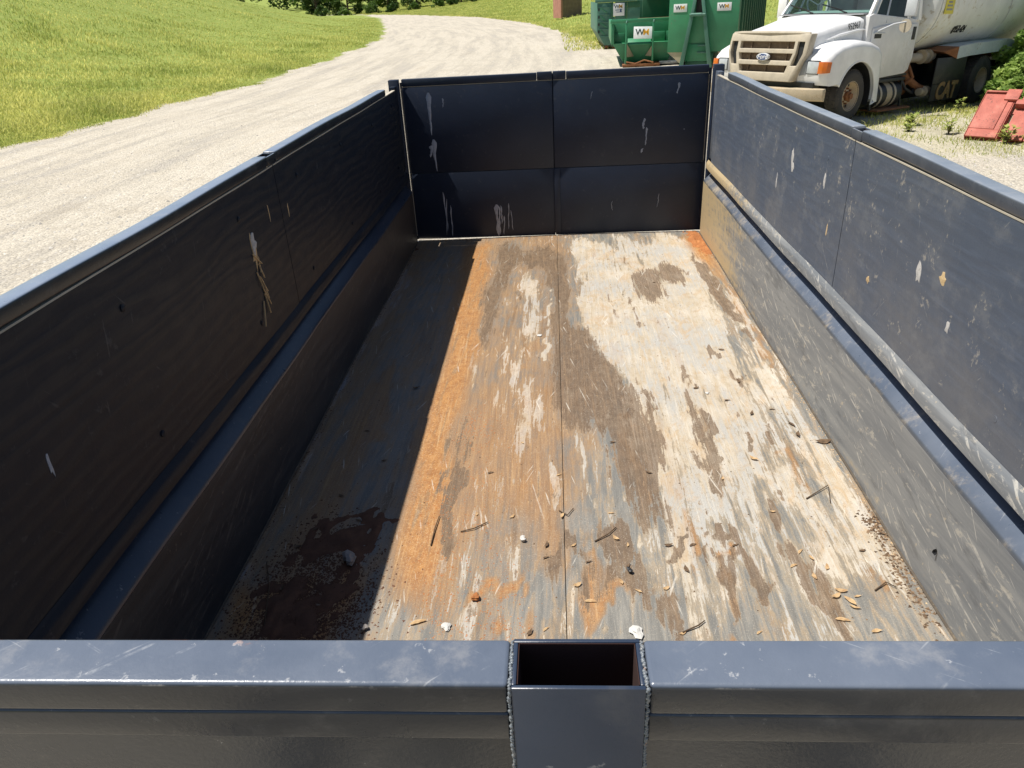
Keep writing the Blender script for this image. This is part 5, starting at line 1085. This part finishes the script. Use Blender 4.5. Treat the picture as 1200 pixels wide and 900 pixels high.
# ------------------------------------------------------------------ trees, shrubs, weeds
def leaves(cl, n, size, seed, flat=.5):
    """leaf quads gathered in clumps: cl = list of (centre, radius)"""
    g = np.random.default_rng(seed); w = np.array([r ** 2 for _, r in cl]); k = g.choice(len(cl), n, p=w / w.sum())
    c = np.array([q for q, _ in cl])[k]; r = np.array([q for _, q in cl])[k]
    d = g.normal(size=(n, 3)); d /= np.linalg.norm(d, axis=1)[:, None]
    p = c + d * (r * g.uniform(.35, 1.0, n) ** .6)[:, None] * np.array([1, 1, .8])
    a = g.normal(size=(n, 3)); a[:, 2] *= flat; a /= np.linalg.norm(a, axis=1)[:, None]; b = np.cross(a, g.normal(size=(n, 3)) + [0, 0, 1.2]); b /= np.linalg.norm(b, axis=1)[:, None] + 1e-9
    s = size * g.uniform(.6, 1.4, n)[:, None]
    V = np.stack([p - a * s, p + b * s * .45, p + a * s, p - b * s * .45], 1).reshape(-1, 3)
    F = np.arange(n * 4).reshape(n, 4); t = np.clip(g.uniform(0, 1, len(cl))[k] * .6 + g.uniform(0, .5, n), 0, 1)
    return V, F, np.repeat(np.stack([t, t, t, np.ones(n)], 1), 4, 0)
def tree(name, x, y, h, rad, nb, n, size, mat, label, cat, seed, group, low=.15, trunk=True):
    rr = random.Random(seed); e = empty(name, (x, y, float(tz(x, y)) - .05), label, cat, (0, 0, rr.uniform(0, 6)), group); cl = []
    tk_ = M()
    if trunk:
        lean = rr.uniform(-.05, .05) * h; tk_.tube([(0, 0, 0), (lean * .3, 0, h * .3), (lean, lean * .5, h * .62), (lean * 1.2, lean, h * .9)], [h * .026, h * .02, h * .013, h * .004], 8)
    for i in range(nb):
        a = rr.uniform(0, 6.28); t = low + (1 - low) * (i + .5) / nb; prof = math.sin(math.pi * min(.96, .22 + .76 * t)) ** .7; q = rad * prof * rr.uniform(.35, .95)
        c = (q * math.cos(a), q * math.sin(a), h * t * .93); cl.append((c, rad * rr.uniform(.22, .40) * (.6 + .4 * prof)))
        if trunk: tk_.tube([(0, 0, h * max(.12, t * .68)), (c[0] * .5, c[1] * .5, h * (t * .82)), c], [h * .009, h * .006, h * .002], 5)
        elif i % 2 == 0: tk_.tube([(c[0] * .2, c[1] * .2, 0), (c[0] * .7, c[1] * .7, c[2] * .6), c], [.018, .013, .006], 5)
    tk_.obj('trunk' if trunk else 'stems', MT['bark'], e)
    V, F, C = leaves(cl, n, size, seed); npmesh('crown' if trunk else 'foliage', V, F, MT[mat], e, C, 4)
    return e
tg = 'trees at the far end of the road'
for k, (px, py, h, r, m, lab) in enumerate(((-66, 232, 11, 4.6, 'tree', 'dark broad tree at the left end of the far tree row'), (-58, 236, 12, 4.8, 'treelight', 'pale green tree second from the left in the far row'), (-52.5, 240, 14, 4.6, 'tree', 'dark tree with trunk showing left of the road bend'), (-46.5, 238, 12, 4.2, 'treelight', 'light green tree above the road bend'), (-39, 244, 14, 5, 'tree', 'tall dark tree above the road bend'),
        (-31, 240, 13, 5, 'tree', 'very dark tree right of the road bend'), (-24.5, 234, 11, 4.6, 'tree', 'dark round tree near the right end of the far row'), (-17, 238, 12, 5, 'tree', 'dark tree at the right end of the far row'))):
    tree('broadleaf_tree', px, py, h, r, 26, 5200, .34, m, lab, 'tree', 40 + k, tg, .05)
sgp = 'shrubs along the far road'
for k, (px, py, h) in enumerate(((-62, 222, 2.6), (-55, 220, 2.2), (-48, 222, 3.0), (-42, 221, 2.3), (-36, 222, 2.0), (-30, 221, 2.4), (-25, 220, 2.2), (-20, 219, 1.8))):
    tree('shrub', px, py, h, h * .9, 14, 1300, .22, 'treelight' if k % 3 else 'tree', ('low light green' if k % 3 else 'low dark green') + ' shrub in front of the far trees, ' + ('leftmost', 'second from left', 'third from left', 'fourth from left', 'fifth from left', 'sixth from left', 'seventh from left', 'rightmost')[k], 'shrub', 60 + k, sgp, .1, False)
wv = np.random.default_rng(5); clw = [((x, y, z), r) for x, y, z, r in zip(wv.uniform(-230, -60, 90), wv.uniform(330, 380, 90), wv.uniform(2, 11, 90) + 2, wv.uniform(3, 6, 90))]
clw = [((c[0], c[1], c[2] + float(tz(c[0], c[1]))), r) for c, r in clw]
V, F, Cc = leaves(clw, 26000, .8, 5); kind(npmesh('far_woods', V, F, MT['tree'], None, Cc, 4), 'stuff')
bgp = 'bushes behind the water truck'
for k, (x, y, h, r, lab) in enumerate(((10.35, 16.25, 1.0, .55, 'dense green bush beside the truck rear wheel'), (11.0, 17.1, 1.5, .72, 'tall green bush at the right edge beside the truck tank'), (9.95, 15.4, .6, .42, 'low leafy bush behind the red steel panels'), (11.6, 17.6, 2.1, .9, 'green bush behind the tall bush at the truck rear'), (14.2, 20.6, 2.4, 1.5, 'tall spreading bush farthest right behind the truck'), (13.2, 23, 2.4, 1.6, 'bush behind the truck tank'))):
    tree('bush', x, y, h, r, 34, 6200, .062, 'bush', lab, 'bush', 80 + k, bgp, .06, False)
def weed(x, y, h, n, seed, label, mat='weed', broad=.075):
    rr = random.Random(seed); e = empty('weed_plant', (x, y, float(tz(x, y)) - .01), label, 'weed', (0, 0, rr.uniform(0, 6)), 'weeds beside the truck'); V = []; F = []; C = []; st = M()
    for s_ in range(n):
        a = rr.uniform(0, 6.28); tilt = rr.uniform(.15, .75); hh = h * rr.uniform(.6, 1.05); top = Vector((math.cos(a) * tilt * hh, math.sin(a) * tilt * hh, hh)); st.tube([(0, 0, 0), top * .5 + Vector((0, 0, .06 * hh)), top], [.006, .004, .002], 5)
        for j in range(9):
            t = .2 + .8 * j / 8; p = top * t + Vector((0, 0, .06 * hh * math.sin(math.pi * t))); b = rr.uniform(0, 6.28); L = broad * rr.uniform(.8, 1.6); d = Vector((math.cos(b), math.sin(b), rr.uniform(-.1, .6))) * L; w = Vector((-math.sin(b), math.cos(b), 0)) * L * .28; o = len(V); V += [p, p + d * .5 + w, p + d, p + d * .5 - w]; F.append((o, o + 1, o + 2, o + 3)); q = rr.uniform(.3, 1); C += [(q, q, q, 1)] * 4
    npmesh('foliage', V, F, MT[mat], e, C, 4); st.obj('stems', MT['bark'], e)
for k, q in enumerate(((7.25, 13.75, .20, 9, 'broad leaved weed on the gravel in front of the truck step'), (7.0, 13.2, .13, 7, 'small weed nearest the trailer below the truck cab'), (8.75, 15.1, .34, 3, 'tall pale stalky weed in front of the mud flap'), (7.78, 11.72, .26, 9, 'yellow green weed between the two red panels'), (8.05, 11.55, .20, 7, 'small weed at the foot of the right red panel'), (7.45, 12.75, .28, 6, 'weed at the left edge of the red panels'), (9.7, 15.4, .35, 6, 'weed by the truck rear wheel'))):
    weed(*q[:4], 200 + k, q[4])
# grass blades
def blades(name, P, h, w, mat, seed, lean=.45):
    g = np.random.default_rng(seed); n = len(P); a = g.uniform(0, 2 * np.pi, n); u = np.stack([np.cos(a), np.sin(a), np.zeros(n)], 1); b = g.uniform(0, 2 * np.pi, n); ld = np.stack([np.cos(b), np.sin(b), np.zeros(n)], 1) * (h * g.uniform(.1, lean * 2, n))[:, None]
    z = np.array([0, 0, 1.0]); mid = P + ld * .35 + z * (h * .6)[:, None]; tip = P + ld + z * (h * g.uniform(.8, 1.0, n))[:, None]
    V = np.stack([P - u * w[:, None], P + u * w[:, None], mid + u * w[:, None] * .7, mid - u * w[:, None] * .7, tip], 1).reshape(-1, 3)
    k = np.arange(n)[:, None] * 5; F = np.concatenate([k + [0, 1, 2], k + [0, 2, 3], k + [3, 2, 4]], 1).reshape(-1, 3)
    pt = .5 + .5 * np.sin(P[:, 0] * .9 + 2 * np.sin(P[:, 1] * .35)) * np.sin(P[:, 1] * .7 + 1.3 * np.sin(P[:, 0] * .5)); t = np.clip(.12 + .45 * pt + g.uniform(-.15, .45, n), 0, 1)
    return kind(npmesh(name, V, F, mat, None, np.repeat(np.stack([t, t, t, np.ones(n)], 1), 5, 0)), 'stuff')
g = np.random.default_rng(11); n = 420000
y = 1 / g.uniform(1 / 150, 1 / 11.5, n); d = 62 * g.uniform(0, 1, n) ** 1.5 * np.clip(y / 42, .36, 1.3); x = np.interp(y, LY, LX) - d + g.normal(0, .15, n); x = x + ragged(x, y)
cl_ = np.sin(x * 1.7 + np.sin(y * 1.1)) * np.sin(y * 1.3 + np.sin(x * .8)); keep = cl_ + g.uniform(-1.3, 1, n) > -.9; x, y = x[keep], y[keep]
dist = np.hypot(x - 1, y); P = np.stack([x, y, tz(x, y) - .01], 1); edge = np.clip((np.interp(y, LY, LX) - x) / 1.6 + .3, .25, 1)
tall = .5 + .5 * np.sin(x * .45 + 1.5 * np.sin(y * .3)) * np.sin(y * .4 + np.sin(x * .3))
blades('grass', P, g.uniform(.09, .22, len(x)) * edge * (.55 + .95 * tall ** 2) * np.clip(1.35 - dist / 130, .6, 1.2), .0026 + .00034 * dist, MT['grass'], 3)
n = 110000; x = g.uniform(-75, 32, n); y = np.interp(x, RX, RY) + 100 * g.uniform(0, 1, n) ** 1.6 - .3 + g.normal(0, .5, n); k = (np.arctan2(x - 1, y) > -.45) & (np.arctan2(x - 1, y) < .32); x, y = x[k], y[k]; dist = np.hypot(x - 1, y)
blades('grass', np.stack([x, y, tz(x, y) - .01], 1), g.uniform(.08, .24, len(x)), .003 + .00034 * dist, MT['grass'], 4)
n = 130000; x = g.uniform(4.6, 15, n); y = g.uniform(9.5, 22, n); k = trackness(x, y) * (.5 + .5 * np.sin(x * 2.3 + np.sin(y * 2)) * np.sin(y * 2.1 + np.sin(x * 1.7))) > g.uniform(.04, 1.1, n); x, y = x[k], y[k]
blades('weedy_grass', np.stack([x, y, tz(x, y) - .01], 1), g.uniform(.015, .09, len(x)) * (.4 + .65 * np.clip(trackness(x, y), 0, 1)) * np.where(g.uniform(0, 1, len(x)) > .93, 1.9, 1), .0028 + .00022 * np.hypot(x, y), MT['grass'], 5, .6)
n = 5000; y = g.uniform(36, 60, n); x = g.normal(3.6, 1.3, n); k = x > 1.6; x, y = x[k], y[k]
blades('weedy_grass', np.stack([x, y, tz(x, y)], 1), g.uniform(.05, .16, len(x)), .01 + .0003 * y, MT['grass'], 6, .6)
# loose gravel stones
n = 22000; yy = 1 / g.uniform(1 / 45, 1 / 3.0, n); xx = np.where(g.uniform(0, 1, n) < .72, g.uniform(-10.8, 3, n), g.uniform(2.5, 11, n)); k = ~((xx > -.6) & (xx < 2.7) & (yy < 6.2)); xx, yy = xx[k], yy[k]; n = len(xx)
s = g.uniform(.006, .017, n) * g.choice([.7, 1, 1.0, 1.7], n); O = np.array([(1, 0, 0), (0, 1, 0), (-1, 0, 0), (0, -1, 0), (0, 0, .8), (0, 0, -.5)], float)
V = (np.stack([xx, yy, tz(xx, yy)], 1)[:, None, :] + O[None] * s[:, None, None] * g.uniform(.6, 1.35, (n, 6, 1))).reshape(-1, 3); Fo = np.array([(0, 1, 4), (1, 2, 4), (2, 3, 4), (3, 0, 4)]); F = (np.arange(n)[:, None, None] * 6 + Fo[None]).reshape(-1, 3); t = g.uniform(.1, 1, n)
kind(npmesh('gravel', V, F, MT['pebble'], None, np.repeat(np.stack([t, t, t, np.ones(n)], 1), 6, 0)), 'stuff')
